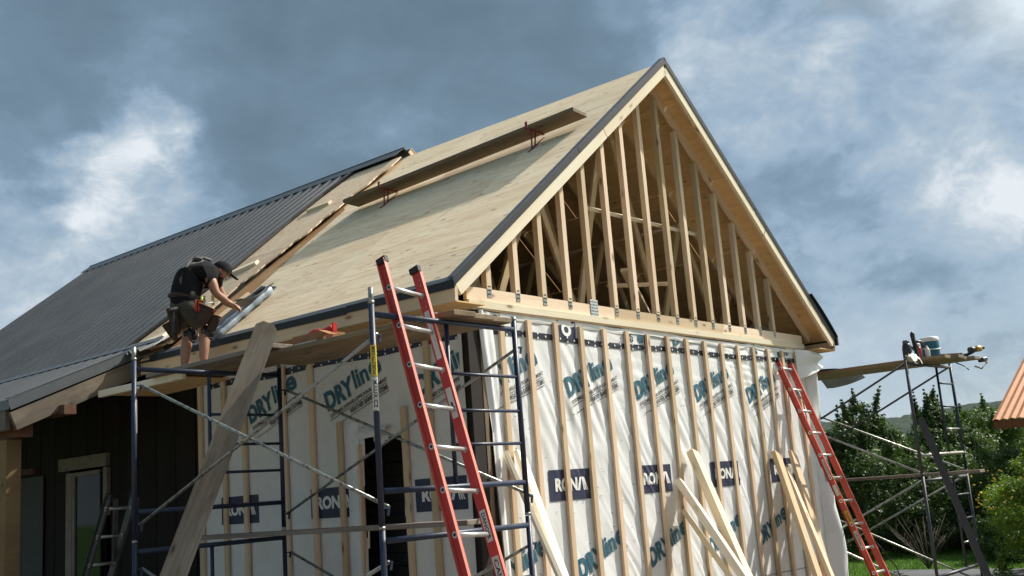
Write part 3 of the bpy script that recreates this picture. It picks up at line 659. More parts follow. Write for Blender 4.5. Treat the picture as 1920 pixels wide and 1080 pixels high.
# screw heads in rows
scr_v=[];scr_f=[]
for u in np.arange(.35,3.7,.42):
    for y in np.arange(4.985,12.75,.21):
        c=Vector((XA-u,y,ZM-SL*u))+Vector((-SA,0,CA))*.031; b=len(scr_v); scr_v+=[c+Vector((-.007*CA,-.007,-.007*SA)),c+Vector((.007*CA,-.007,.007*SA)),c+Vector((.007*CA,.007,.007*SA)),c+Vector((-.007*CA,.007,-.007*SA)),c+Vector((-SA,0,CA))*.008]
        scr_f+=[(b,b+1,b+4),(b+1,b+2,b+4),(b+2,b+3,b+4),(b+3,b,b+4)]
tag(mobj('screw_heads',scr_v,scr_f,BLACKM,H),kind='stuff')
# ridge cap
for s in (-1,1):
    for a,b in ((4.05,6.9),(6.9,9.8),(9.8,12.86)):
        p0=Vector((XA+s*.105,a,ZM+.035-SL*.105)); p1=Vector((XA+s*.105,b,ZM+.035-SL*.105)); board('ridge_cap',p0,p1,.26,.006,(s*SL,0,1),ROOFM,H)
    board('closure_strip',(XA+s*.17,5.0,ZM+.008-SL*.17),(XA+s*.17,12.8,ZM+.008-SL*.17),.05,.022,(s*SL,0,1),BLACKM,H)
tube('ridge_roll',(XA,4.04,ZM+.03),(XA,12.87,ZM+.03),.018,ROOFM,H)
# old overlay of plywood running past the new roof, with a torn jagged edge
jag=[(.17,3.95),(.42,3.90),(.62,3.97),(.86,3.93),(1.05,4.02),(1.35,3.96),(1.60,4.03),(1.88,3.97),(2.05,4.06),(2.25,4.04),(2.45,4.10),(2.62,4.07),(2.8,4.13),(3.05,4.08),(3.3,4.06),(3.55,4.03),(3.78,4.05)]
ZO=ZR+.088
def overlay():
    vs=[];fs=[];N=Vector((-SA,0,CA)); pts=[]
    for (u0,y0),(u1,y1) in zip(jag[:-1],jag[1:]):
        for q in range(5): f=(q+random.uniform(-.3,.3)*(q>0))/5; pts.append((u0+(u1-u0)*f,y0+(y1-y0)*f+(random.uniform(-.010,.010) if q else 0)*(1.6 if .9<u0<1.9 else .6)))
    pts.append(jag[-1]); n=len(pts)
    seams=[1.17,2.13,3.08]
    for k,(ua,ub) in enumerate([(.17,1.165),(1.175,2.125),(2.135,3.075),(3.085,3.78)]):
        pp=[p for p in pts if ua<=p[0]<=ub]; pp=[(ua,pp[0][1])]+pp+[(ub,pp[-1][1])]; vs=[];fs=[]
        for dz in (0,-.018):
            for u,y in pp: vs.append(Vector((XA-u,y,ZO-SL*u))+N*dz)
            for u,y in pp: vs.append(Vector((XA-u,5.15,ZO-SL*u))+N*dz)
        m_=len(pp)
        for i in range(m_-1):
            fs+=[(i,i+1,m_+i+1,m_+i),(2*m_+i+1,2*m_+i,3*m_+i,3*m_+i+1),(i+1,i,2*m_+i,2*m_+i+1)]
        fs.append((0,m_,3*m_,2*m_)); fs.append((m_-1,2*m_+m_-1,3*m_+m_-1,m_+m_-1))
        mobj('overlay_sheet',vs,[f[::-1] for f in fs],PLYO,H)
overlay()
# thickness seen under the torn edge: old battens behind a dark face that fills the gap
for u in np.arange(.3,3.75,.28): board('old_batten',(XA-u,4.14,ZO-SL*u-.055),(XA-u,5.0,ZO-SL*u-.055),.19,.045,(-SL,0,1),DARKLUM,H)
board('dark_gap_face',(XA-.15,4.13,ZO-.075-SL*.15),(XA-3.8,4.13,ZO-.075-SL*3.8),.10,.02,(0,-1,0),BARN,H)
mobj('stained_roof_board',[(XA-u,y,ZR-SL*u+.004) for u,y in ((1.0,4.3),(1.3,3.90),(2.0,3.84),(2.75,3.72),(3.2,3.66),(3.72,3.66),(3.72,4.3))],[(0,1,2,3,4,5,6)[::-1]],BROWNPLY,H)
board('ridge_end_board',(XA+.02,3.96,ZR+.09),(XA+.30,3.96,ZR+.09-SL*.28),.10,.012,(0,-1,0),PLYO,H); board('ridge_end_board',(XA+.16,3.95,ZM-.09),(XA+.16,4.4,ZM-.09),.3,.01,(SL,0,1),GREYM,H)
# porch roof: flatter slope hung under the eave
PXO,PZO,PS=-.31,3.60,.43
for a,b in zip(ys[:-1],ys[1:]):
    a=max(a,4.60); ribpanel(a,b-.004,-1,.0,1.57,PZO,H,sl=PS,xo=PXO,name='porch_roof_panel')
ribpanel(4.25,4.6,-1,0,.30,PZO+.0,H,sl=PS,xo=PXO,name='porch_roof_panel')
board('transition_flashing',(PXO-.03,4.3,PZO+.035),(PXO-.03,12.8,PZO+.035),.14,.006,(-.6,0,1),GREYM,H)
board('porch_rake_flashing',(PXO+.05,4.56,PZO-.005),(PXO-1.58,4.56,PZO-.68-.02),.115,.010,(0,-1,0),GREYM,H); board('porch_rake_flashing',(PXO+.05,4.60,PZO+.05),(PXO-1.58,4.60,PZO-.68+.05),.10,.006,(-PS,0,1),GREYM,H)
board('porch_eave_flashing',(PXO-1.585,4.55,PZO-.70),(PXO-1.585,12.8,PZO-.70),.10,.010,(-1,0,0),ROOFM,H)
board('porch_rafter',(PXO+.15,4.60,PZO-.145),(PXO-1.52,4.60,PZO-.145-.72),.19,.06,(0,-1,0),FASCIA_OLD,H)
board('porch_eave_fascia',(PXO-1.55,4.64,PZO-.85),(PXO-1.55,12.7,PZO-.85),.20,.05,(-1,0,0),FASCIA_OLD,H)
board('porch_beam',(PXO-1.35,4.66,PZO-.93),(PXO-1.35,12.7,PZO-.93),.17,.14,(-1,0,0),REDWOOD,H)
board('porch_beam_end',(PXO-.99,4.45,PZO-.75),(PXO-.99,4.9,PZO-.75),.10,.13,(-1,0,0),REDWOOD,H)
board('porch_ceiling',(PXO-.7,4.66,PZO-.52),(PXO-.7,12.7,PZO-.52),1.5,.02,(-PS,0,1),BARN,H)
for y in (4.95,7.9,10.9): box('porch_post',(PXO-1.46,y-.09,G0),(PXO-1.30,y+.09,PZO-1.02),POSTW,H,.006)
# walls: dark vertical siding
for k in range(44):
    y=4.16+k*.2
    z1=3.28
    if 6.05<y+.1<7.05: 
        board('siding_board',(0.005+.004*(k%2),y+.1,2.38),(0.005+.004*(k%2),y+.1,z1),.194,.02,(-1,0,0),BARN,H); continue
    board('siding_board',(0.005+.004*(k%2),y+.1,G0),(0.005+.004*(k%2),y+.1,z1),.194,.02,(-1,0,0),BARN,H)
box('gable_wall',(.02,12.6,G0),(6.8,12.64,3.3),BARN,H); box('back_wall',(6.79,4.2,G0),(6.83,12.6,3.3),BARN,H)
mobj('gable_wall',[(-.05,12.62,3.2),(6.88,12.62,3.2),(XA,12.62,6.45)],[(2,1,0)],BARN,H)
# window
win=box('window',(-.012,6.12,1.0),(.03,6.98,2.30),VOID,H)
box('glass',(-.02,6.17,1.02),(-.015,6.78,2.26),GLASS,win)
box('frame',(-.04,6.78,.6),(-.006,6.84,2.31),PALE,win); box('frame',(-.04,6.90,.6),(-.006,7.0,2.31),PALE,win) if False else None
box('frame',(-.045,6.84,.6),(-.008,6.99,2.31),PALE,win); box('frame',(-.04,6.12,1.0),(-.006,6.16,2.28),BARN,win); box('frame',(-.042,6.17,2.26),(-.009,6.84,2.31),PALE,win)
box('curtain',(-.0145,6.38,1.35),(-.0135,6.50,2.22),LABELW,win)
box('head_casing',(-.06,5.98,2.345),(-.004,7.16,2.50),PALE,win); box('side_casing',(-.055,5.97,1.75),(-.005,6.06,2.33),PALE,win)
w2=box('window',(-.012,8.36,.6),(.03,9.2,2.06),VOID,H); box('glass',(-.018,8.4,.62),(-.013,9.15,2.02),GLASS,w2)
for y in (8.40,8.70): box('muntin',(-.03,y-.012,.6),(-.019,y+.012,2.04),PALE,w2)
for z in (2.03,1.72,1.35,1.0): box('muntin',(-.034,8.36,z-.01),(-.0305,9.2,z+.01),PALE,w2)
box('door_head',(-.05,7.86,2.37),(-.005,8.36,2.45),REDWOOD,H); box('door_head',(-.05,8.5,2.37),(-.005,9.3,2.45),PALE,H); box('door_panel',(-.03,7.62,G0),(-.022,8.34,2.33),LOUV,H)
# lit scrap blocks on the roof
def scrap(name,u0,y0,u1,y1,zof,w,t_,mt,label):
    p0=Vector((XA-u0,y0,ZO-SL*u0+zof)); p1=Vector((XA-u1,y1,ZO-SL*u1+zof)); c=(p0+p1)/2
    th=thing(name,c,label,'wood block','wood blocks on the old roof'); board('block',p0,p1,w,t_,(-SL,0,1),mt,th); return th
scrap('wood_block',2.37,4.36,2.47,4.80,.022,.085,.038,FRESH,'pale wood block lying on the old roof just above the bent worker\'s cap')
scrap('wood_block',1.10,4.42,1.12,4.86,.022,.085,.038,FRESH,'pale wood block high on the old roof, left of the long plank\'s end')
scrap('wood_block',3.62,4.42,3.76,5.02,.022,.085,.038,FRESH,'pale wood block at the old eave left of the hanging hammer holster')
th=thing('membrane_scrap',(-.2,4.0,3.6),'white sunlit sheet scrap lying on the eave behind the worker\'s legs','scrap')
mobj('sheet',[(XA-u,y,ZO-SL*u+.012+.02*k) for k,(u,y) in enumerate(((3.35,4.02),(3.8,4.45),(3.86,4.25),(3.62,3.86)))],[(3,2,1,0)],CLOTH,th)

# ------------------------------------------------------------------ scaffolding
def frame(T,x0,x1,y,zb,mt=BLUE,rail=True,ladder='in',y1=None):
    y1=y if y1 is None else y1
    P=lambda f,z:(x0+(x1-x0)*f,y+(y1-y)*f,zb+z)
    for f in (0,1): tube('post',P(f,.0),P(f,1.52),.0215,mt,T)
    tube('ledger',P(0.012,1.45),P(.988,1.45),.0215,mt,T)
    if rail: tube('ledger',P(0.012,.25),P(.988,.25),.0215,mt,T)
    fm=.485 if ladder=='in' else .52
    tube('mid_post',P(fm,.27),P(fm,1.43),.017,mt,T,8)
    for z in (.55,.80,1.07): tube('rung',P(fm,z),P(.988,z),.013,mt,T,8)
    for f in (0,1):
        for z in (.14,1.31):
            q=Vector(P(f,z)); board('brace_lock',q+Vector((.02,0,0)),q+Vector((.075,0,0)),.02,.012,(0,0,1),mt,T); board('brace_lock',q+Vector((.068,0,.0)),q+Vector((.058,0,-.05)),.018,.01,(0,1,0),mt,T)
        tube('coupling_pin',P(f,1.525),P(f,1.545),.0225,GALV,T)
def xbrace(T,x,y0,y1,za,zb,mt=GALV):
    tube('cross_brace',(x-.012,y0,za),(x-.012,y1,zb),.0135,mt,T,8); tube('cross_brace',(x+.016,y0,zb),(x+.016,y1,za),.0135,mt,T,8)
T1=thing('scaffold_tower',(-1.1,.6,G0),'blue frame scaffold tower along the shaded side wall carrying the long plank platform','scaffold')
YA,YB=-.85,2.05; AX=(-1.885,-.365); BX=(-1.975,-.45)
for zb in (1.476,-.048):
    frame(T1,AX[0],AX[1],YA,zb); frame(T1,BX[0],BX[1],YB,zb)
for (x,y) in ((AX[0],YA),(AX[1],YA),(BX[0],YB),(BX[1],YB)):
    tube('coupling_pin',(x,y,2.99),(x,y,3.115 if x<-1 else 3.03),.0185,GALV,T1)
for (xa,xb) in ((AX[0],BX[0]),(AX[1],BX[1])):
    for (z0,z1) in ((2.79,1.62),(1.265,.09)):
        tube('cross_brace',(xa+.045,YA,z0),(xb+.045,YB,z1),.0135,GALV,T1,8); tube('cross_brace',(xa+.07,YA,z1),(xb+.07,YB,z0),.0135,GALV,T1,8)
# maker's decal on the near post
dz=[2.72,2.52,2.24]
for (a,b,mt) in ((2.55,2.74,YEL),(2.32,2.53,LABELW)): 
    vs=[];fs=[];n=6
    for z in (a-.06,b-.03):
        for i in range(n): an=math.radians(150+i*28); vs.append((AX[0]+.0225*math.cos(an),YA+.0225*math.sin(an),z))
    for i in range(n-1): fs.append((i,i+1,n+i+1,n+i))
    mobj('decal',vs,fs,mt,T1)
def vtext(s,x,y,z0,h,w,mt,parent,ang0=232.):
    V,F,S=textgeo(s,.03); u=V[:,0]*h/S[0]; v=V[:,1]*w/S[1]-w/2; a=np.radians(ang0)+v/.0235
    P=np.stack([x+.0238*np.cos(a),y+.0238*np.sin(a),z0-u],-1); mobj('decal_text',P,F,mt,parent)
vtext('MAURICE H.',AX[0],YA,2.47,.24,.030,INK,T1,228.); vtext('METALTECH',AX[0],YA,2.70,.19,.024,INK,T1,228.)
vs=[];fs=[]
for z in (2.66,2.38):
    for i in range(5): an=math.radians(300+i*14); vs.append((BX[0]+.0225*math.cos(an)*1.,YB+.0225*math.sin(an),z))
for i in range(4): fs.append((i,i+1,5+i+1,5+i))
mobj('decal',vs,fs,LABELW,T1)
# platform planks: three butted planks lapped by three more
def plank(name,p0,p1,w,t_,mt,label,group,nrm=(0,0,1)):
    c=(Vector(p0)+Vector(p1))/2; th=thing(name,c,label,'plank',group); board('plank_body',p0,p1,w,t_,nrm,mt,th,.004); return th
lab=['outermost grey plank of the near half of the scaffold platform','middle plank of the near half of the scaffold platform','innermost plank of the near half of the scaffold platform, closest to the wrapped wall']
for k in range(3): plank('scaffold_plank',(-1.08+k*.243,-.985+.03*k,2.978+.0*k),(-1.00+k*.243,1.75,3.004),.236,.04,PLANKB,lab[k],'planks of the left scaffold platform')
lab=['outermost lapped plank the worker stands on at the far end of the platform','middle lapped plank under the worker\'s boots','innermost lapped plank beside the eave at the far end']
for k in range(3): plank('scaffold_plank',(-1.09+k*.243,1.15,3.045),(-1.03+k*.243,3.25+.1*k,3.048),.236,.04,PLANKB if k else GREYPLANK,lab[k],'planks of the left scaffold platform')
plank('plywood_plank',(-.72,2.9,3.003),(-.66,4.35,3.0),.62,.02,SOFF,'light plywood strip under the far end of the platform beside the old porch','platform ends')
plank('timber_edge',(-1.04,2.75,2.998),(-1.04,4.32,2.995),.05,.07,FRESH,'light timber edge running beyond the platform toward the porch rafter','platform ends')
plank('scaffold_plank',(-.80,3.08,1.452),(-.55,-.48,1.452),.235,.04,GREYPLANK,'lower grey plank lying across the mid-height scaffold rails',None)
plank('short_board',(-.75,1.7,3.085),(-.55,3.1,3.085),.14,.035,FRESH,'short pale board lying flat by the worker\'s left boot',None)
# big leaning plank
def chamfered(name,p0,p1,w,t_,nrm,mt,label,cat,ch=.05):
    X,Y,Z=axes(Vector(p1)-Vector(p0),nrm); L=(Vector(p1)-Vector(p0)).length; th=thing(name,(Vector(p0)+Vector(p1))/2,label,cat)
    xs=[(0,-w/2),(L-ch,-w/2),(L,-w/2+ch),(L,w/2-ch),(L-ch,w/2),(0,w/2)]; n=6; vs=[(x,y,-t_/2) for x,y in xs]+[(x,y,t_/2) for x,y in xs]
    fs=[tuple(range(n-1,-1,-1)),tuple(range(n,2*n))]+[(i,(i+1)%n,n+(i+1)%n,n+i) for i in range(n)]
    mobj('plank_body',vs,fs,mt,th,MF(Vector(p0),X,Y,Z)); return th
chamfered('leaning_plank',(-2.72,1.27,G0),(-1.205,1.2,3.24),.195,.05,(-.45,-.9,.25),GREYPLANK,'long weathered grey plank leaning steeply against the platform edge in front of the wrapped wall','plank')

# ------------------------------------------------------------------ ladders
def ladder(name,p,r,dn,w,nr,above,below,mt,label,first=0):
    """p: left end of top rung; r: rung direction; dn: down the rails"""
    p=Vector(p); r=Vector(r).normalized(); dn=(Vector(dn)-r*Vector(dn).dot(r)).normalized(); n=dn.cross(r).normalized()
    if n.y>0: n=-n
    th=thing(name,p+dn*(nr*.3048+below-.2),label,'ladder')
    for k in range(nr):
        a=p+dn*.3048*k; tube('rung',a,a+r*w,.0165,ALU,th,12)
        for s,q in ((0,a),(1,a+r*w)):
            for e in (-.0035,.0035): tube('rung_collar',q+r*(e-.001),q+r*(e+.001),.0215,ALU,th,12)
            tube('rung_bore',q-r*(.0055),q-r*(.0048),.0125,BLKP,th,10)
    L=(nr-1)*.3048+above+below
    for s in (0,1):
        q0=p+r*(w*s)-dn*above; q1=q0+dn*L
        rl=board('rail',q0,q1,.078,.004,r,mt,th)
        for e in (-1,1):
            off=n*.037*e+r*(.014*(1 if s else -1)); board('rail_flange',q0+off,q1+off,.028,.004,n,FLNG if mt is RED else mt,th)
        c=q0-dn*.006; board('rail_cap',c-dn*.012,c+dn*.035,.088,.038,r,RUBBER,th)
    return th,p,r,dn,n,w
def sticker(th,L,s,d0,d1,wd,mt,txt=None,side=-1,tm=INK):
    """label on the outer face of a rail: distances d0..d1 down from the top rung"""
    _,p,r,dn,n,w=L; o=p+r*(w*s)+r*(.0042*side)
    a=o+dn*d0; b=o+dn*d1; lb=board('rail_label',a,b,wd,.0016,r*side,mt,th)
    if txt:
        V,F,S=textgeo(txt,.02); hh=wd*.62
        P=[tuple(a+dn*(.02+v[0]*(d1-d0-.04)/S[0])+n*(v[1]*hh/S[1]-hh/2)*(1)+r*side*.0016) for v in V]
        mobj('label_text',P,F,tm,lb)
LA=ladder('red_ladder',(-1.634,-.775,3.154),(.995,.078,-.065),(-.038,-.307,-.951),.36,12,.225,.05,RED,'red fibreglass ladder with bright aluminium rungs leaning on the near scaffold tower')
sticker(LA[0],LA,1,.13,.52,.045,LABELW,None); sticker(LA[0],LA,1,.75,.98,.05,LABELW,None); sticker(LA[0],LA,1,1.66,1.88,.05,LABELW,'DANGER'); sticker(LA[0],LA,1,1.98,2.34,.056,LABELW,'CAUTION')
_,p,r,dn,n,w=LA
o=p+r*w-r*.0066; a=o+dn*.86
mobj('arrow_mark',[tuple(a+dn*u+n*v) for u,v in ((0,-.008),(.04,-.008),(.04,-.02),(.075,0),(.04,.02),(.04,.008),(0,.008))],[(0,1,2,3,4,5,6)],INK,LA[0])
vs=[];fs=[]
for s in (0,1):
    for k in range(14):
        c=p+r*(w*s)-r*.0045+dn*(-.17+k*.045)+n*(.016 if k%2 else .012); b=len(vs); vs+=[c+dn*.004,c+n*.004,c-dn*.004,c-n*.004]; fs.append((b,b+1,b+2,b+3))
mobj('rivets',vs,fs,LABELW,LA[0])
LB=ladder('red_ladder',(5.981,-.059,2.988),(1,.023,-.017),(-.008,-.323,-.946),.34,11,.12,.04,RED2,'faded red fibreglass ladder leaning on the right corner of the front wall')
sticker(LB[0],LB,0,1.28,1.50,.03,LABELW,'LOUISVILLE',1 and -1); sticker(LB[0],LB,0,1.62,1.76,.05,LABELW); sticker(LB[0],LB,0,1.96,2.12,.05,YEL,'DANGER'); sticker(LB[0],LB,0,2.22,2.42,.045,LABELW,'CAUTION')
_,p,r,dn,n,w=LB
board('ladder_mitt',p-dn*.10-n*.05-r*.07,p+dn*.02-n*.05-r*.03,.10,.06,n,CLOTH,LB[0],.012); board('rung_hook',p+r*.2+dn*.30,p+r*.2+dn*.42,.05,.04,n,GALV,LB[0],.01)
# rope hanging down the right ladder
rp=[(6.22,-.20,2.55),(6.30,-.22,2.0),(6.20,-.34,1.7),(6.45,-.55,1.2),(6.35,-.85,.75),(6.55,-1.0,.4),(6.6,-1.1,G0+.02)]
tag(path_tube('black_cord',rp,.007,RUBBER),'thin black cord hanging down behind the ladder at the right corner','cord')
# shaded aluminium ladder by the old house window
LC=ladder('aluminium_ladder',(-1.00,4.275,1.80),(.97,.22,0),(-.086,.38,-.92),.32,7,.14,.05,ALUD,'dull aluminium ladder standing in the shade in front of the old house window')
_,p,r,dn,n,w=LC
for s in (0.1,1.0): board('rear_rail',p+r*w*s-dn*.1+r*.06,p+r*w*s+Vector((.25,.2,0))*1.+dn*1.0+Vector((.35,.25,-.7)),.05,.02,n,ALUD,LC[0])

# ------------------------------------------------------------------ boards leaning on the front wall
def lean(top,foot,w,t_,nrm,label,mt=FRESH):
    th=thing('leaning_board',foot,label,'board','new boards leaning on the front wall'); board('board_body',top,foot,w,t_,nrm,mt,th,.003)
lean((.33,-.075,1.997),(.025,-1.296,G0),.089,.038,(.75,-.6,.2),'narrow leftmost leaning board, just behind the scaffold\'s inner post')
lean((.52,-.075,2.003),(.045,-1.203,G0),.14,.038,(.2,-.9,.3),'wide stamped board leaning beside the scaffold\'s inner post')
lean((3.487,-.085,1.947),(2.799,-1.224,G0),.14,.085,(.1,-.9,.35),'tallest thick board of the crossed pair leaning in the middle of the front wall')
lean((3.175,-.085,1.623),(2.401,-1.643,G0),.175,.075,(.25,-.85,.4),'broad bright board crossing over the others in the middle of the front wall')
lean((3.213,-.075,1.317),(2.70,-1.35,G0),.13,.05,(.3,-.85,.3),'shortest board tucked beneath the crossing pair in the middle')
lean((5.50,-.085,1.895),(4.47,-1.05,G0),.15,.06,(.1,-.9,.35),'left board of the bundle leaning below the right-hand ladder',STRAP)
lean((5.61,-.15,1.70),(4.66,-1.16,G0),.10,.045,(.1,-.9,.35),'front board resting on top of the right-hand bundle',LUMBER)
lean((5.971,-.085,1.887),(4.845,-.968,G0),.16,.05,(.1,-.9,.35),'rightmost leaning board, closest to the loose corner wrap',STRAP)
lean((6.08,-.10,1.55),(5.02,-.86,G0),.14,.04,(.1,-.9,.35),'short board behind the rightmost leaning board',LUMBER)

# ------------------------------------------------------------------ roof plank on two brackets
plank('roof_plank',(2.161,.08,5.645),(1.863,3.50,5.383),.285,.048,DARKLUM,'long dark plank held level near the ridge by two red roof brackets',None,(0,0,1))
def bracket(y,label):
    f=(y-.08)/3.42; x=2.161-.298*f; z=5.645-.262*f
    th=thing('roof_bracket',(x,y,z),label,'roof bracket','roof brackets under the long plank')
    zr=lambda xx: zl(xx)+.006
    a=Vector((x+.13,y,z-.032)); b=Vector((x-.175,y,z-.032))
    board('arm',a,b,.032,.010,(0,0,1),REDS,th); board('lip',b+Vector((.004,0,-.01)),b+Vector((.004,0,.085)),.032,.008,(1,0,0),REDS,th)
    q=Vector((x-.12,y,zr(x-.12))); board('roof_strap',(x+.14,y,zr(x+.14)),q,.022,.006,(-SL,0,1),REDS,th)
    board('strut',q+Vector((.02,0,.01)),b+Vector((.09,0,0)),.018,.008,(1,0,.5),REDS,th); board('strut',(x-.04,y,zr(x-.04)),b+Vector((.16,0,0)),.018,.006,(1,0,.5),REDS,th)
    board('hook',q,q+Vector((-.04*CA,0,-.04*SA))+Vector((0,.02,0)),.03,.006,(-SL,0,1),REDS,th)
bracket(.66,'red steel roof bracket nearer the bare gable peak'); bracket(2.85,'red steel roof bracket nearer the old metal roof')

# ------------------------------------------------------------------ membrane roll
Uv0=Vector((0,0,1))
def roll():
    th=thing('membrane_roll',(-.1,3.25,3.72),'blue-grey roofing membrane roll being peeled open by the worker on the lower roof','membrane roll')
    N=Vector((-SA,0,CA)); up=Vector((CA,0,SA)); Yv=Vector((0,1,0))
    P=lambda x,y,h:Vector((x,y,zl(x)))+N*h
    a=P(-.41,3.10,.055); b=P(.30,3.10,.055)
    path_tube('roll_body',[a+(b-a)*k/12+Vector((0,.008*math.sin(k*1.9),.006*math.sin(k*2.7))) for k in range(13)],[.05+.006*math.sin(k*2.3) for k in range(13)],MEMB,th,14)
    # peeled sheet: lifted corner up to the hand, underside black
    n=14;vs=[];fs=[]
    A=P(.36,3.05,.10);Bp=P(.30,3.16,.06);Cc=Vector((-.42,2.80,3.80));D=P(-.36,3.22,.06)
    for j in range(n+1):
        for i in range(n+1):
            s,q=i/n,j/n; p=(A*(1-s)+Cc*s)*(1-q)+(Bp*(1-s)+(P(.02,3.12,.07))*s)*q; p=p+Vector((0,0,-.05*math.sin(math.pi*s)*(1-q)+.01*math.sin(9*s+5*q)))
            vs.append(p)
    for j in range(n):
        for i in range(n): k=j*(n+1)+i; fs.append((k,k+1,k+n+2,k+n+1))
    o=mobj('peeled_sheet',vs,fs,MEMB,th,smooth=True)
    mobj('backing_sheet',[P(-.40,3.16,.012),P(.42,3.16,.012),P(.55,3.62,.012),P(-.40,3.72,.012)],[(0,1,2,3)],MEMD,th)
    mobj('backing_sheet',[v+Vector((.004,.006,-.004)) for v in (A,Bp,P(.02,3.12,.03),Cc-Uv0*.03)],[(0,1,2,3)],MEMD,th)
roll()
th=thing('roof_board',(0,3.6,3.8),'narrow pale board lying up the slope between membrane and torn roof edge','board'); board('board_body',(-.32,3.74,zl(-.32)+.03),(.42,3.70,zl(.42)+.03),.05,.03,(-SL,0,1),LUMBER,th)

# ------------------------------------------------------------------ the worker
def skin(name,J,E_,mt,parent=None,root=0,lv=2):
    me=bpy.data.meshes.new(name); me.from_pydata([tuple(j[0]) for j in J],E_,[]); o=bpy.data.objects.new(name,me); COL.objects.link(o)
    md=o.modifiers.new('s','SKIN'); 
    for i,j in enumerate(J):
        r=j[1]; r=(r,r) if not isinstance(r,tuple) else r; me.skin_vertices[0].data[i].radius=r; me.skin_vertices[0].data[i].use_root=(i==root)
    sd=o.modifiers.new('d','SUBSURF'); sd.levels=lv; sd.render_levels=lv
    bpy.context.view_layer.update(); m2=bpy.data.meshes.new_from_object(o.evaluated_get(bpy.context.evaluated_depsgraph_get())); bpy.data.objects.remove(o); bpy.data.meshes.remove(me)
    m2.materials.clear(); m2.materials.append(mt); m2.polygons.foreach_set('use_smooth',[True]*len(m2.polygons)); m2.name=name
    return mobj(name,None,None,mt,parent,me=m2)
P0=Vector((-.45,2.75,3.10)); Rv=Vector((.8156,-.5786,0)); Dv=Vector((.5786,.8156,0)); Uv=Vector((0,0,1))
def w3(a,c,b=0.): return P0+Rv*a+Uv*c+Dv*b
def person():
    T=thing('person',w3(-.42,.0,.05),'bent-over worker in black t-shirt, cap and tool belt peeling membrane on the roof edge','person')
    pel=w3(-.475,.68,.10); sp1=w3(-.475,.80,.12); sp2=w3(-.42,.93,.15); ch=w3(-.325,1.025,.20); nk=w3(-.215,1.06,.24); nk2=w3(-.165,1.06,.26)
    hd=w3(-.115,1.065,.28); jaw=w3(-.068,.985,.27); chin=w3(-.06,.955,.26)
    rs=w3(-.255,.985,.06); re=w3(-.175,.765,.02); rw=w3(-.055,.685,.10); rh=w3(-.015,.665,.13)
    ls=w3(-.20,1.0,.38); le=w3(-.10,.77,.42); lw=w3(-.03,.69,.30); lh=w3(.0,.668,.22)
    rhip=w3(-.42,.62,.02); rk=w3(-.285,.36,.0); ra=w3(-.305,.05,-.06); rt=w3(-.17,.0,.0)
    lhip=w3(-.52,.62,.16); lk=w3(-.455,.36,.14); la=w3(-.495,.02,.08); lt=w3(-.36,-.02,.16)
    J=[(pel,(.13,.11)),(sp1,(.135,.105)),(sp2,(.145,.11)),(ch,(.15,.11)),(nk,.062),(nk2,.056),(hd,(.078,.092)),(jaw,(.052,.06)),
       (rs,.06),(re,.045),(rw,.030),(ls,.06),(le,.045),(lw,.030),(rhip,.088),(rk,.060),(ra,.040),(rt,.03),(lhip,.088),(lk,.060),(la,.040),(lt,.03),
       (w3(-.30,.22,-.045),.056),(w3(-.485,.20,.09),.056),(w3(-.21,.88,.03),.056),(w3(-.125,.735,.05),.043)]
    E_=[(0,1),(1,2),(2,3),(3,4),(4,5),(5,6),(6,7),(3,8),(8,24),(24,9),(9,25),(25,10),(3,11),(11,12),(12,13),(0,14),(14,15),(15,22),(22,16),(16,17),(0,18),(18,19),(19,23),(23,20),(20,21)]
    def hand(wi,h,dirn,side):
        # palm and five fingers, curled around the sheet edge
        d=(h-J[wi][0]).normalized(); s=side.normalized(); k=len(J); J.append((J[wi][0]+d*.05,(.030,.020))); E_.append((wi,k))
        k2=len(J); J.append((J[wi][0]+d*.085,(.036,.016))); E_.append((k,k2))
        for i in range(4):
            b=J[k2][0]+s*(.026-.0175*i)+d*.012; l=(.036,.042,.039,.030)[i]; m1=b+d*l*.8+Uv*-.006; m2=m1+(d*.3-Uv*.9).normalized()*l*.8
            n0=len(J); J.extend([(b,.0095),(m1,.0085),(m2,.007)]); E_.extend([(k2,n0),(n0,n0+1),(n0+1,n0+2)])
        b=J[k][0]+s*.03; n0=len(J); J.extend([(b,.011),(b+d*.03+s*.012-Uv*.008,.010),(b+d*.058-Uv*.02,.008)]); E_.extend([(k,n0),(n0,n0+1),(n0+1,n0+2)])
    hand(10,rh+Rv*.05-Uv*.02,None,(Uv*.5+Dv*.6-Rv*.2)); hand(13,lh+Rv*.05-Uv*.02,None,(-Dv*.6+Uv*.5))
    skin('body',J,E_,SKIN,T)
    # face: facing down-right
    F=(w3(.03,.985,.27)-hd).normalized(); side=F.cross(Uv).normalized(); up=side.cross(F).normalized()
    if up.dot(Uv)<0: up=-up
    hc=hd+Vector((0,0,-.01))
    path_tube('nose',[hc+F*.078+up*.01,hc+F*.098-up*.018,hc+F*.084-up*.03],[.009,.014,.008],SKIN,T)
    for e in (-1,1):
        lathe('eye',hc+F*.080+side*.032*e+up*.012,[(.001,-.008),(.010,-.003),(.010,.003),(.001,.008)],INKW,T,10,F); lathe('pupil',hc+F*.088+side*.032*e+up*.012,[(.001,-.003),(.005,0),(.001,.003)],INK,T,8,F)
        lathe('ear',hc-side*.078*e*1.0-F*.005-up*.005,[(.006,-.009),(.024,-.004),(.026,.006),(.012,.010)],SKIN,T,12,-side*e)
    path_tube('mouth',[hc+F*.074-up*.058+side*-.022,hc+F*.082-up*.058,hc+F*.074-up*.058+side*.022],.005,REDWOOD,T)
    skin('beard',[(hc+F*.045-up*.085,.035),(hc+F*.02-up*.07+side*.04,.022),(hc+F*.02-up*.07-side*.04,.022)],[(0,1),(0,2)],BEARD,T,0,1)
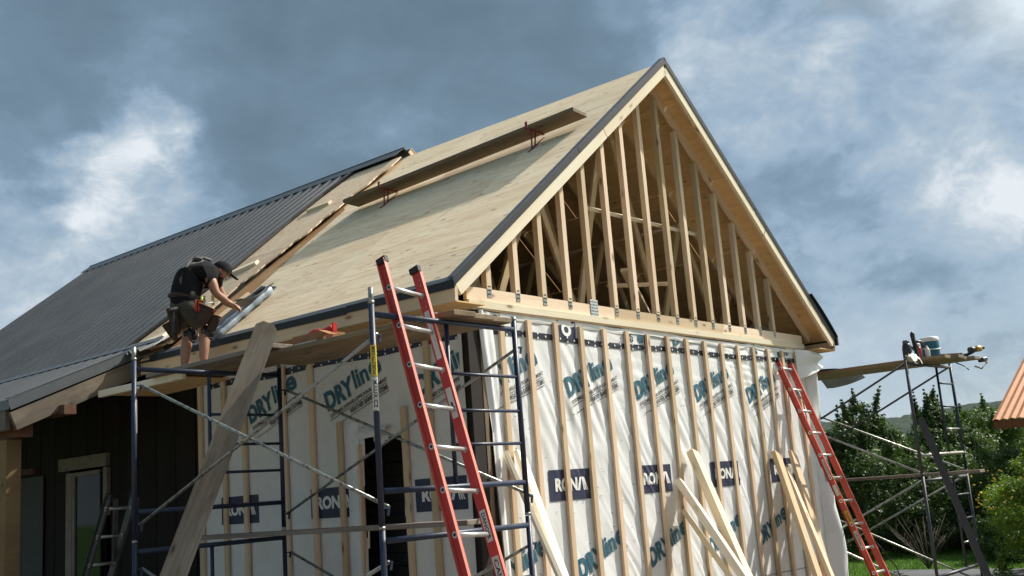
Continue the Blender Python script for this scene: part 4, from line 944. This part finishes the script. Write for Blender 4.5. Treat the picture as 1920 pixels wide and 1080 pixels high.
    # glasses
    for e in (-1,1): path_tube('safety_glasses',[hc+F*.093+up*.012+side*.008*e,hc+F*.095+up*.016+side*.05*e,hc+F*.02+up*.02+side*.086*e],.005,BLKP,T,6)
    # cap
    vs=[];fs=[];n=16
    for k in range(6):
        th_=k/5*math.pi/2*1.02
        for i in range(n): a=2*math.pi*i/n; vs.append(hc+up*.012+(F*math.cos(a)*.108+side*math.sin(a)*.094)*math.cos(th_)+up*(.10*math.sin(th_))-F*.006)
    for k in range(5):
        for i in range(n): j=(i+1)%n; fs.append((k*n+i,k*n+j,(k+1)*n+j,(k+1)*n+i))
    cp=mobj('cap',vs,fs,SHIRT,T,smooth=True)
    vs=[];fs=[]
    for dz in (0,.006):
        for i in range(9): a=-1.05+2.1*i/8; vs.append(hc+up*(.018+dz)+F*math.cos(a)*.100+side*math.sin(a)*.088)
        for i in range(9): a=-1.05+2.1*i/8; vs.append(hc+up*(-.004+dz)+F*(.105+.085*math.cos(a))+side*math.sin(a)*.082)
    for i in range(8): fs+=[(i,i+1,10+i,9+i),(18+i+1,18+i,27+i,28+i),(9+i,10+i,28+i,27+i)]
    mobj('cap_brim',vs,fs,SHIRT,cp)
    # shirt, shorts
    sh=skin('shirt',[(w3(-.49,.56,.11),(.17,.14)),(w3(-.48,.70,.115),(.185,.155)),(w3(-.475,.84,.12),(.195,.16)),(w3(-.425,.955,.15),(.21,.17)),(w3(-.335,1.045,.20),(.20,.16)),(nk-Rv*.02+Uv*.01,.10),(rs+Vector((0,0,.0)),.115),(rs*.45+re*.55,.078),(ls,.098),(ls*.45+le*.55,.066)],
        [(0,1),(1,2),(2,3),(3,4),(4,5),(4,6),(6,7),(4,8),(8,9)],SHIRT,T)
    skin('shorts',[(pel+Uv*.13,(.178,.15)),(pel-Uv*.02,(.20,.168)),(rhip,.135),(rhip*.5+rk*.5,.115),(rk+Uv*.05,.086),(lhip,.135),(lhip*.5+lk*.5,.115),(lk+Uv*.05,.086)],[(0,1),(1,2),(2,3),(3,4),(1,5),(5,6),(6,7)],SHORTS,T,1)
    for kk,aa in ((rk,ra),(lk,la)):
        c=kk+Uv*.0; skin('knee_pad',[(c+Uv*.09+Rv*.01,.092),(c-Uv*.01+Rv*.015,.088),(c-Uv*.07+Rv*.03,.066)],[(0,1),(1,2)],BLKP,T,0,1)
        path_tube('knee_pad_strap',[c-Uv*.06+(Rv*math.cos(q)+Dv*math.sin(q))*.062 for q in np.linspace(0,6.28,14)],.009,BLKP,T,6)
        lathe('knee_pad_buckle',c-Rv*.02-Dv*.072+Uv*.01,[(.003,-.003),(.009,0),(.003,.004)],GALV,T,8,-Dv)
    for a_,t2 in ((ra,rt),(la,lt)): skin('boot',[(a_+Uv*.04,.056),(a_-Uv*.03,.050),(a_*.5+t2*.5-Uv*.035,.048),(t2-Uv*.03,.042)],[(0,1),(1,2),(2,3)],BOOT,T,0,1)
    # suspenders and tool belt
    path_tube('suspender',[w3(-.50,.80,-.02),w3(-.515,.92,-.01),w3(-.45,1.07,.02),w3(-.41,1.14,.10),w3(-.30,1.175,.15),w3(-.22,1.155,.18)],.016,GREYWEB,T,6)
    path_tube('suspender',[w3(-.585,.82,.16),w3(-.56,.98,.18),w3(-.45,1.12,.24),w3(-.30,1.17,.28)],.016,GREYWEB,T,6)
    lathe('shoulder_pad',w3(-.36,1.155,.13),[(.01,-.018),(.05,-.012),(.055,.0),(.04,.014),(.01,.018)],GREYWEB,T,10,(Uv*.9-Rv*.3))
    bc=w3(-.465,.745,.11); belt=path_tube('tool_belt',[bc+Rv*.165*math.cos(q)+Dv*.14*math.sin(q)+Uv*(-.03*math.cos(q)) for q in np.linspace(0,6.2832,22)],.024,LEATH,T,8)
    for q0,rr in ((-.55,.012),(-.30,.012)): path_tube('belt_cord',[bc+Rv*.18*math.cos(q)+Dv*.155*math.sin(q)+Uv*(.018-.05*(math.sin(q*1.5)**2)) for q in np.linspace(q0-1.7,q0+.6,12)],.005,GREYWEB,belt,6)
    lathe('belt_badge',w3(-.40,.755,-.055),[(.002,-.004),(.03,-.002),(.03,.003),(.002,.005)],GREYWEB,belt,12,-Dv)
    # pouches: open leather bags hanging at the right hip
    def pouch(c,wd,h,dp,tilt,mt=LEATH):
        X=(Rv*math.cos(tilt)-Uv*math.sin(tilt)); Z=(Uv*math.cos(tilt)+Rv*math.sin(tilt)); Y=-Dv; vs=[];fs=[];n=14
        rings=[(.30,-h),(.62,-h*.93),(.86,-h*.6),(.97,-h*.25),(1.04,0),(.93,.0),(.85,-h*.4),(.5,-h*.8)]
        for s_,z in rings:
            for i in range(n): a=2*math.pi*i/n; vs.append(c+X*(wd/2*s_*math.copysign(abs(math.cos(a))**.7,math.cos(a)))+Y*(dp/2*s_*math.copysign(abs(math.sin(a))**.7,math.sin(a))+dp*.2*(1 if z==0 else 0)*math.sin(a))+Z*z)
        for k in range(len(rings)-1):
            for i in range(n): j=(i+1)%n; fs.append((k*n+i,k*n+j,(k+1)*n+j,(k+1)*n+i))
        fs.append(tuple(range(n-1,-1,-1))); o=mobj('pouch',vs,fs,mt,belt,smooth=True)
        path_tube('pouch_trim',[vs[4*n+i]+Z*.003 for i in list(range(n))+[0]],.0045,CARD if mt is LEATH else GREYWEB,T,5); return o
    pouch(w3(-.265,.595,-.14),.19,.21,.11,.45); pouch(w3(-.185,.51,-.10),.12,.16,.09,.3); pouch(w3(-.33,.66,-.13),.10,.12,.07,.1)
    pouch(w3(-.60,.62,.02),.12,.26,.09,-.15); pouch(w3(-.66,.47,.05),.09,.19,.07,-.5)
    # tools standing in the pouches
    for k in range(2): path_tube('plier_handle',[w3(-.365+.028*k,.665,-.17),w3(-.37+.030*k,.60,-.185),w3(-.36+.022*k,.55,-.18)],.011,REDP,belt,8)
    path_tube('marker',[w3(-.31,.70,-.17),w3(-.317,.63,-.16)],.013,GREENP,belt,8); path_tube('pencil',[w3(-.305,.615,-.19),w3(-.20,.64,-.18)],.006,INKW,belt,6)
    board('level',w3(-.205,.72,-.12),w3(-.205,.62,-.12),.028,.018,-Dv,TOOLY,belt); path_tube('tape_hook',[w3(-.27,.60,-.2),w3(-.22,.57,-.19),w3(-.19,.53,-.18)],.009,REDP,belt,6)
    path_tube('hammer_handle',[w3(-.585,.60,-.06),w3(-.585,.45,-.08),w3(-.59,.34,-.08)],[.012,.016,.02],BLKP,belt,8)
    path_tube('hammer_head',[w3(-.63,.60,-.06),w3(-.54,.61,-.06)],.014,GALV,belt,8)
person()
# box of tools and hammer on the platform
th=thing('cardboard_box',(-.95,1.05,3.02),'open cardboard box holding red-handled tools on the platform right of the leaning plank','box')
for a,b in (((-1.09,1.02,3.005),(-1.075,.62,3.10)),((-.86,1.02,3.005),(-.845,.62,3.10)),((-1.075,1.02,3.005),(-.86,1.005,3.10)),((-1.075,.635,3.005),(-.86,.62,3.10))):
    box('box_side',[min(p,q) for p,q in zip(a,b)],[max(p,q) for p,q in zip(a,b)],CARD,th)
box('printed_strip',(-1.094,.70,3.012),(-1.0915,1.0,3.035),LABELW,th); board('box_flap',(-1.09,.62,3.10),(-1.09,.48,3.045),.004,.10,(1,0,0),CARD,th)
th=thing('red_tool',(-.97,.8,3.12),'red plastic tool lying in the open cardboard box','tool')
path_tube('handle',[(-.98,.98,3.10),(-.98,.86,3.135),(-.98,.74,3.12),(-.98,.63,3.13)],[.016,.022,.02,.028],REDP,th); board('guard',(-.98,.60,3.09),(-.98,.60,3.17),.04,.02,(0,1,0),REDP,th)
th=thing('hammer',(-.98,-.35,3.03),'yellow-handled hammer lying on the platform behind the near post','hammer')
path_tube('handle',[(-1.05,-.28,3.03),(-1.02,-.44,3.03),(-1.0,-.6,3.028)],[.022,.018,.014],TOOLY,th); tube('head',(-1.06,-.60,3.035),(-.94,-.62,3.035),.016,GALV,th)

# ------------------------------------------------------------------ right hand tower
T2=thing('scaffold_tower',(7.9,.2,G0),'dark steel scaffold tower off the right side of the house, topped with planks and tools','scaffold')
def frame2(y,dy,zb,mt,mt2):
    P=lambda f,z:(7.10+1.62*f,y+dy*f,zb+z)
    tube('post',P(0,0),P(0,1.52),.0215,mt,T2); tube('post',P(1,0),P(1,1.52),.0215,mt2,T2)
    tube('ledger',P(.01,1.46),P(.99,1.47),.0215,mt,T2); tube('ledger',P(.01,.26),P(.99,.27),.0215,GALV if zb>1 else mt,T2)
    tube('mid_post',P(.66,.27),P(.66,1.45),.017,mt2,T2,8)
    for z in (.60,.91,1.23): tube('rung',P(.66,z),P(.99,z),.013,mt2 if z!=.60 else GALV,T2,8)
    for f in (0,1):
        for z in (.08,1.42): q=Vector(P(f,z)); board('brace_lock',q+Vector((.02,0,0)),q+Vector((.07,0,0)),.02,.012,(0,0,1),mt,T2)
        tube('coupling_pin',P(f,1.525),P(f,1.56),.023,mt,T2)
for zb in (1.476,-.048):
    frame2(-1.29,-.05,zb,DKSTEEL,BLUE if zb>1 else DKSTEEL); frame2(1.75,-.05,zb,DKSTEEL,DKSTEEL)
for x,yo in ((7.14,-1.29),(8.68,-1.34)):
    for (za,zb_) in ((2.95,1.50),(1.43,-.02)):
        tube('cross_brace',(x,yo,za),(x,1.75,zb_),.0145,DKSTEEL if za>2 else GALV,T2,8); tube('cross_brace',(x+.03,yo,zb_),(x+.03,1.75,za),.0145,GALV,T2,8)
lab=['plank nearest the house on the right tower','second plank from the house on the right tower','third plank from the house on the right tower','outermost plank on the right tower, under the drill']
for k in range(4): plank('scaffold_plank',(7.66+k*.243,-1.66-.07*(k%2)-.03*k,3.005+.0*k),(7.72+k*.243,1.95,3.012),.236,.045,GREYPLANK if k%2 else PLANKB,lab[k],'planks of the right scaffold tower')
plank('scaffold_plank',(8.0,-1.62,3.055),(8.45,-1.10,3.058),.30,.035,GREYPLANK,'short offcut plank lying crosswise on the right tower',None)
plank('scaffold_plank',(8.30,-1.68,1.478),(8.22,2.1,1.478),.235,.042,GREYPLANK,'single plank across the middle rails of the right tower',None)
plank('dark_timber',(7.03,-1.40,2.20),(5.75,-2.45,G0),.15,.06,DARKLUM,'dark timber propped diagonally against the front of the right tower',None,(.6,-.8,0)) if False else None
th=thing('dark_timber',(6.3,-2.2,G0),'dark square timber propped diagonally against the right scaffold tower','timber'); board('timber_body',(7.05,-1.40,2.18),(6.05,-2.33,G0),.095,.08,(.3,-.9,0),DKT,th)
# things on the right platform
def bottle(name,c,prof,mt,cap,label,cat,capm):
    th=thing(name,c,label,cat,None); lathe('bottle_body',c,prof,mt,th,16); lathe('cap',(c[0],c[1],c[2]+prof[-1][1]),cap,capm,th,14); return th
ZP=3.034
th=thing('water_jug',(8.03,-1.33,ZP),'teal insulated water jug with white lid on the right tower','jug')
lathe('jug_body',(8.03,-1.33,ZP),[(.105,0),(.118,.012),(.121,.05),(.119,.10),(.122,.16),(.121,.225),(.118,.235)],TEALP,th,28); lathe('lid',(8.03,-1.33,ZP+.235),[(.122,0),(.126,.01),(.122,.055),(.10,.066)],WHITEP,th,28)
path_tube('handle',[(8.03+.128*math.cos(a),-1.33+.128*math.sin(a),ZP+.20-.03*math.cos(a-3.9)-.05) for a in np.linspace(2.6,5.3,10)],.007,WHITEP,th)
bottle('thermos',(7.42,-1.22,ZP),[(.055,0),(.06,.02),(.062,.12),(.052,.17),(.045,.19)],BLKP,[(.045,0),(.045,.04),(.02,.05)],'squat black flask at the left end of the tools on the right tower','flask',GREYM)
bottle('spray_bottle',(7.72,-1.27,ZP),[(.03,0),(.036,.01),(.037,.13),(.022,.165)],REDP,[(.028,0),(.030,.03),(.01,.045)],'red bottle with white cap beside the teal jug','bottle',WHITEP)
bottle('water_bottle',(7.80,-1.36,ZP),[(.028,0),(.033,.01),(.033,.10),(.018,.14)],LABELW,[(.014,0),(.014,.02),(.006,.025)],'small clear bottle touching the teal jug','bottle',WHITEP)
th=thing('nail_gun',(7.58,-1.28,ZP),'tall black nail gun standing on the right tower','nail gun')
board('body',(7.60,-1.29,ZP),(7.565,-1.27,ZP+.30),.05,.05,(1,0,0),BLKP,th,.008); board('magazine',(7.60,-1.29,ZP+.08),(7.50,-1.20,ZP+.20),.03,.03,(1,0,0),BLKP,th,.004); lathe('nose',(7.565,-1.27,ZP+.29),[(.03,0),(.032,.03),(.02,.06),(.008,.07)],BLKP,th,12); path_tube('grip',[(7.57,-1.27,ZP+.22),(7.64,-1.34,ZP+.215),(7.67,-1.36,ZP+.15)],[.018,.02,.018],BLKP,th)
th=thing('white_rag',(7.30,-1.34,3.02),'white rag bunched over the left post top of the right tower','rag')
vs=[];fs=[];n=12
for j in range(n+1):
    for i in range(n+1): u,v=i/n-.5,j/n-.5; vs.append((7.27+.30*u,-1.33+.14*v,3.05-.12*(abs(v)*1.6)**2-.10*abs(u)+.05*float(vnoise(i*.8,j*.8,3))))
for j in range(n):
    for i in range(n): k=j*(n+1)+i; fs.append((k,k+1,k+n+2,k+n+1))
mobj('cloth',vs,fs,CLOTH,th,smooth=True)
th=thing('cordless_drill',(8.55,-1.70,3.06),'yellow and black cordless tool at the far right end of the platform','drill')
tube('motor',(8.50,-1.70,3.13),(8.58,-1.75,3.14),.040,BLKP,th,14); tube('motor_band',(8.58,-1.75,3.14),(8.66,-1.80,3.15),.043,TOOLY,th,14); tube('chuck',(8.66,-1.80,3.155),(8.72,-1.835,3.16),.034,BLKP,th,12,.02); path_tube('grip',[(8.56,-1.735,3.11),(8.50,-1.66,3.07),(8.36,-1.55,3.065),(8.26,-1.50,3.06)],[.024,.022,.02,.014],BLKP,th)
board('battery',(8.60,-1.80,2.98),(8.72,-1.82,3.0),.09,.06,(0,0,1),BLKP,th,.01); path_tube('hose',[(8.62,-1.78,3.02),(8.66,-1.86,2.94),(8.58,-1.80,2.86),(8.50,-1.74,2.90)],.012,TOOLY,th)
path_tube('strap_end',[(8.48,-1.5,2.98),(8.52,-1.6,2.92),(8.47,-1.66,2.86)],.008,BLKP,th)
# draped membrane on the long planks
th=thing('draped_membrane',(8.1,.35,3.03),'blue-grey membrane sheet draped over the long planks between house and right tower','membrane')
def drape():
    n=18;vs=[];fs=[]
    for j in range(n+1):
        for i in range(n+1):
            u,v=i/n,j/n; x=7.56+1.36*u; y=-.10+.62*v+.10*u; out_=max(0,x-8.58); z=3.045-.75*out_**1.15*(.45+.55*v if v<.8 else .9)+.012*math.sin(u*9+v*5); x2=min(x,8.62+out_*.15); vs.append((x2,y-out_*.35,z))
    for j in range(n):
        for i in range(n): k=j*(n+1)+i; fs.append((k,k+1,k+n+2,k+n+1))
    mobj('sheet',vs,fs,MEMB,th,smooth=True)
drape()

# ------------------------------------------------------------------ orange roofed shed, far right
S=thing('garden_shed',(16.4,-3.,G0),'small rust-brown shed with corrugated orange metal roof at the right edge','shed')
ribpanel(-4.2,-.17,1,-3.4,0.,2.35,S,mt=ORANGE,sl=.45,xo=18.0,pitch=.125) if False else None
def shedroof():
    ys_=[];hs=[];y=-.15
    while y>-5.: ys_+= [y,y-.035,y-.07,y-.105]; hs+=[0,.012,.024,.012]; y-=.14
    vs=[];fs=[];m_=len(ys_)
    for k,x in enumerate((14.58,16.4,18.2)):
        for yy,h in zip(ys_,hs): vs.append((x,yy,2.33+.45*(x-14.58)+h))
    for k in range(2):
        for i in range(m_-1): fs.append((k*m_+i+1,k*m_+i,(k+1)*m_+i,(k+1)*m_+i+1))
    mobj('roof',vs,fs,ORANGE,S)
    vs=[(x,yy,2.33+.45*(18.2-14.58)-.45*(x-18.2)) for x in (18.2,21.8) for yy in (-.15,-5.)]; mobj('roof',vs,[(0,1,3,2)],ORANGE,S)
shedroof()
board('fascia',(14.62,-.17,2.24),(14.62,-5,2.24),.16,.03,(-1,0,0),RUSTW,S); board('barge_board',(14.62,-.16,2.25),(18.2,-.16,3.86),.14,.03,(0,1,0),RUSTW,S)
for y in (-.75,-2.4,-4.2): box('post',(14.85,y-.07,G0),(14.99,y+.07,2.3),RUSTW,S)
box('wall',(16.0,-5.,G0),(16.06,-.5,2.8),RUSTW,S); board('tie_beam',(14.9,-.7,2.22),(16.,-.7,2.22),.12,.05,(0,1,0),RUSTW,S)

# ------------------------------------------------------------------ deck at the bottom right
D=thing('garden_deck',(9.2,-.2,G0),'low weathered grey board deck on the lawn beneath the right tower','deck')
for k in range(9): board('deck_board',(8.2+.29*k,-2.6,-.045),(8.2+.29*k,.60-.62*(8-k)*.29,-.045),.28,.03,(0,0,1),DECKW,D)

# ------------------------------------------------------------------ vegetation
def leaves(centers,radii,n,size,seed,flat=.35,aspect=.5,w=None):
    """n leaf-sized rhombs scattered in clumps; returns V,F"""
    rg=np.random.default_rng(seed); k=len(centers); idx=rg.integers(0,k,n) if w is None else rg.choice(k,n,p=w); c=centers[idx]; r=radii[idx][:,None]
    d=rg.normal(size=(n,3)); d/=np.linalg.norm(d,axis=1)[:,None]; rad=rg.random((n,1))**.6*(1+.35*(rg.random((n,1))<.12))
    p=c+d*rad*r*np.array([1,1,.8])
    nrm=d*.9+rg.normal(size=(n,3))*.75+np.array([0,0,.5]); nrm/=np.linalg.norm(nrm,axis=1)[:,None]
    t=np.cross(nrm,rg.normal(size=(n,3))); t/=np.linalg.norm(t,axis=1)[:,None]; b=np.cross(nrm,t)
    s=size*(.6+.8*rg.random((n,1))); V=np.stack([p-t*s,p+b*s*aspect+nrm*s*.12,p+t*s,p-b*s*aspect+nrm*s*.12],1).reshape(-1,3)
    F=np.arange(4*n).reshape(-1,4); return V,F
def tree(name,loc,h,rx,nl,ls,mt,label,shape='oval',cat='tree',group=None,seed=1,nc=90,trunk=True,base=.12,ry=None):
    rg=np.random.default_rng(seed); T=thing(name,loc,label,cat,group); L=np.array(loc); ry=ry or rx
    u=rg.random(nc); zz=base+(1-base)*u**.9*.97; ang=rg.random(nc)*2*math.pi; rr=rg.random(nc)**.5
    if shape=='cone': pr=(1-u)**.85*.95+.05
    elif shape=='oval': pr=np.sin(np.clip(u*.86+.12,0,1)*math.pi)**.6
    elif shape=='spire': pr=np.where(u<.45,.95,.95*(1-(u-.45)/.55)**.7+.04)
    else: pr=np.sqrt(np.clip(1-u**2.2,0,1))
    pr=pr*(.8+.35*rg.random(nc))
    C=np.stack([L[0]+rx*pr*rr*np.cos(ang),L[1]+ry*pr*rr*np.sin(ang),L[2]+h*zz],-1); R_=rx*(.12+.20*rg.random(nc))*(.5+.6*pr)
    # a few leading shoots that break the outline
    # shoots that break the outline: strings of tiny clumps tapering to a tip
    m_=max(14,nc//3); C2=[];R2=[]
    for q in range(m_):
        c=C[rg.integers(nc)]; out=np.array([c[0]-L[0],c[1]-L[1],0.])*(.25 if shape!='cone' else .05)/max(rx,.1)+np.array([rg.normal()*.10,rg.normal()*.10,.55+.5*rg.random()]); l=h*rg.uniform(.10,.19)*(1 if shape!='dome' else .9)
        for f in np.linspace(.2,1,6): C2.append(c+out*l*f*1.3); R2.append(rx*.085*(1.15-f))
    C=np.concatenate([C,np.array(C2)]); R_=np.concatenate([R_,np.array(R2)])
    w_=np.concatenate([(R_[:nc]**2.2),(R_[nc:]**1.6)*.55]); w_/=w_.sum()
    V,F=leaves(C,R_,int(nl*1.7),ls*.72,seed+5,w=w_); link(bpy.data.objects.new('crown',npmesh('crown',V,F,mt)),T,Matrix.Identity(4))
    if trunk:
        path_tube('trunk',[L+np.array([0,0,0]),L+np.array([.03*h*.1,0,h*.4]),L+np.array([0,.02,h*.85])],[.035*h*.55,.025*h*.5,.008],BARK,T,8)
        for k in range(9):
            q=C[k*3%nc]; z0=L[2]+(q[2]-L[2])*.55; path_tube('limb',[Vector((L[0],L[1],z0)),Vector((L[0]*.4+q[0]*.6,L[1]*.4+q[1]*.6,q[2]*.62+z0*.38)),Vector(q)],[.012*h*.35,.008*h*.3,.004],BARK,T,6)
    return T
tree('fruit_tree',(14.18,2.3,G0),3.05,1.15,26000,.046,LEAF1,'upright dark tree just right of the house with leafy shoots rising against the sky','spire',seed=3,nc=90,base=.16)
tree('shrub_tree',(13.3,2.9,G0),2.1,.85,13000,.045,LEAF2,'lower bushy green tree tucked behind the right-hand red ladder','oval',seed=4,nc=60)
tree('broadleaf_tree',(18.3,2.15,G0),3.15,1.05,26000,.05,LEAF1,'tall dark tree seen through the rungs of the right tower','spire',seed=5,nc=90)
tree('broadleaf_tree',(20.3,1.9,G0),2.95,1.45,26000,.052,LEAF2,'rounded mid-green tree right of the tower posts','oval',seed=6,nc=90)
tree('shrub_tree',(18.6,3.9,G0),2.45,1.1,16000,.05,LEAF2,'light green bushy tree left of the tower\'s inner post','oval',seed=7,nc=70)
tree('broadleaf_tree',(24.,3.8,G0),2.75,1.6,16000,.06,LEAF1,'wide low tree farthest back behind the tower','oval',seed=8,nc=70)
tree('spruce_tree',(68.9,14.2,G0),4.6,1.3,9000,.11,LEAF4,'small dark spruce below the orange shed roof, far beyond the garden','cone',seed=9,nc=80)
tree('spruce_tree',(60.,17.,G0),4.2,1.6,9000,.11,LEAF4,'distant dark spruce left of the tower in front of the hills','cone',seed=10,nc=80)
# hedge of shrubs along the lawn
hb=[((14.6,1.2),1.75,.95,LEAF1,'dark hedge shrub behind the lawn below the tall tree'),((15.4,.2),1.85,1.1,LEAF2,'green hedge shrub behind the tower ladder'),((15.9,2.9),1.8,1.2,LEAF1,'shaded hedge shrub behind the red ladder'),
    ((14.9,-.8),1.9,1.1,LEAF2,'leafy hedge shrub between tower and shed'),((13.0,-.9),1.45,.8,LEAF2,'low hedge shrub right of the tower\'s outer post'),((16.6,-1.2),1.75,1.0,LEAF2,'hedge shrub beside the shed\'s front post')]
for k,((x,y),h,r,mt,lb) in enumerate(hb): tree('hedge_shrub',(x,y,G0),h,r,15000,.042,mt,lb,'dome','shrub','shrubs along the far side of the lawn',20+k,60,True,.02)
tree('flowering_shrub',(10.1,-2.05,G0),1.78,.95,30000,.030,LEAF3,'large lime green shrub with yellow blossoms at the right edge','dome','shrub',None,31,90,True,.03)
tree('flowering_shrub',(9.0,-2.75,G0),1.25,.75,16000,.028,LEAF3,'lower lime green shrub in the bottom right corner','dome','shrub',None,32,60,True,.02)
fl=thing('yellow_blossoms',(10.,-1.7,1.3),'yellow blossoms scattered over the lime green shrub','flowers'); fl['kind']='stuff'
rg=np.random.default_rng(5); n=64; fc=[]
for k in range(n):
    a=rg.random()*2*math.pi; r_=rg.random()**.5; z=1.05+.72*rg.random()-.30*r_; fc.append((10.0+.98*r_*math.cos(a),-1.95+.98*r_*math.sin(a),z))
fc=np.array([c for c in fc]+[(9.2-.3*rg.random()*1.,-1.3-.5*rg.random(),.9+.45*rg.random()) for _ in range(18)])
V,F=leaves(fc,np.full(len(fc),.016),len(fc)*7,.013,8,aspect=.8); q=link(bpy.data.objects.new('petals',npmesh('petals',V,F,FLOW)),fl,Matrix.Identity(4)); q['kind']='stuff'
tw=thing('bare_shrub',(11.2,.25,G0),'bare grey twiggy shrub between the tower posts','shrub'); vs_=[]
for k in range(26):
    a=random.uniform(0,6.28); l=random.uniform(.5,.95); tip=Vector((11.2+math.cos(a)*l*.75,.25+math.sin(a)*l*.75,G0+l*.95)); path_tube('twig',[Vector((11.2,.25,G0)),Vector((11.2,.25,G0))*.5+tip*.5+Vector((0,0,.06)),tip],[.007,.005,.002],TWIG,tw,4)
    for j in range(3): 
        b=Vector((11.2,.25,G0)).lerp(tip,.5+.15*j); path_tube('twig',[b,b+Vector((random.uniform(-.16,.16),random.uniform(-.16,.16),.16))],[.003,.0015],TWIG,tw,3)
# loose woodland between garden and hills
def woodland():
    rg=np.random.default_rng(77); C=[];R_=[]
    for k in range(420):
        dd=rg.uniform(38,190); s=rg.uniform(-1.,1.)*dd*.75; A=math.radians(22); cx=-6.7+math.cos(A)*dd-math.sin(A)*s; cy=-6.1+math.sin(A)*dd+math.cos(A)*s
        h=rg.uniform(1.6,2.9)+(dd-38)*.028
        for q in range(7): C.append((cx+rg.normal()*h*.22,cy+rg.normal()*h*.22,G0+h*rg.uniform(.25,.9))); R_.append(h*rg.uniform(.18,.34))
    V,F=leaves(np.array(C),np.array(R_),150000,.17,3); o=link(bpy.data.objects.new('woodland',npmesh('woodland',V,F,LEAF5))); tag(o,'loose green woodland filling the valley below the hills','woodland',None,'stuff')
woodland()
tree('hedge_shrub',(16.5,1.4,G0),1.95,1.2,16000,.042,LEAF2,'bright leafy shrub filling the gap beneath the tower planks','dome','shrub','shrubs along the far side of the lawn',61,90,True,.02)
tree('hedge_shrub',(17.6,.3,G0),2.05,1.3,16000,.045,LEAF2,'broad green shrub between the tower ladder and the shed','dome','shrub','shrubs along the far side of the lawn',62,90,True,.02)
# lawn blades in front of the hedge
rg=np.random.default_rng(9); n=60000; x=rg.uniform(8.5,17,n); y=rg.uniform(-2,5,n); p=np.stack([x,y,np.full(n,G0)],-1); a=rg.uniform(0,6.28,n); hh=rg.uniform(.02,.055,n); wv=np.stack([np.cos(a),np.sin(a),0*a],-1)*.006; lean_=np.stack([rg.normal(size=n)*.015,rg.normal(size=n)*.015,hh],-1)
V=np.stack([p-wv,p+wv,p+lean_],1).reshape(-1,3); gl=link(bpy.data.objects.new('grass',npmesh('grass',V,np.arange(3*n).reshape(-1,3),BLADE))); tag(gl,'short mown grass blades on the lawn','grass',None,'stuff')
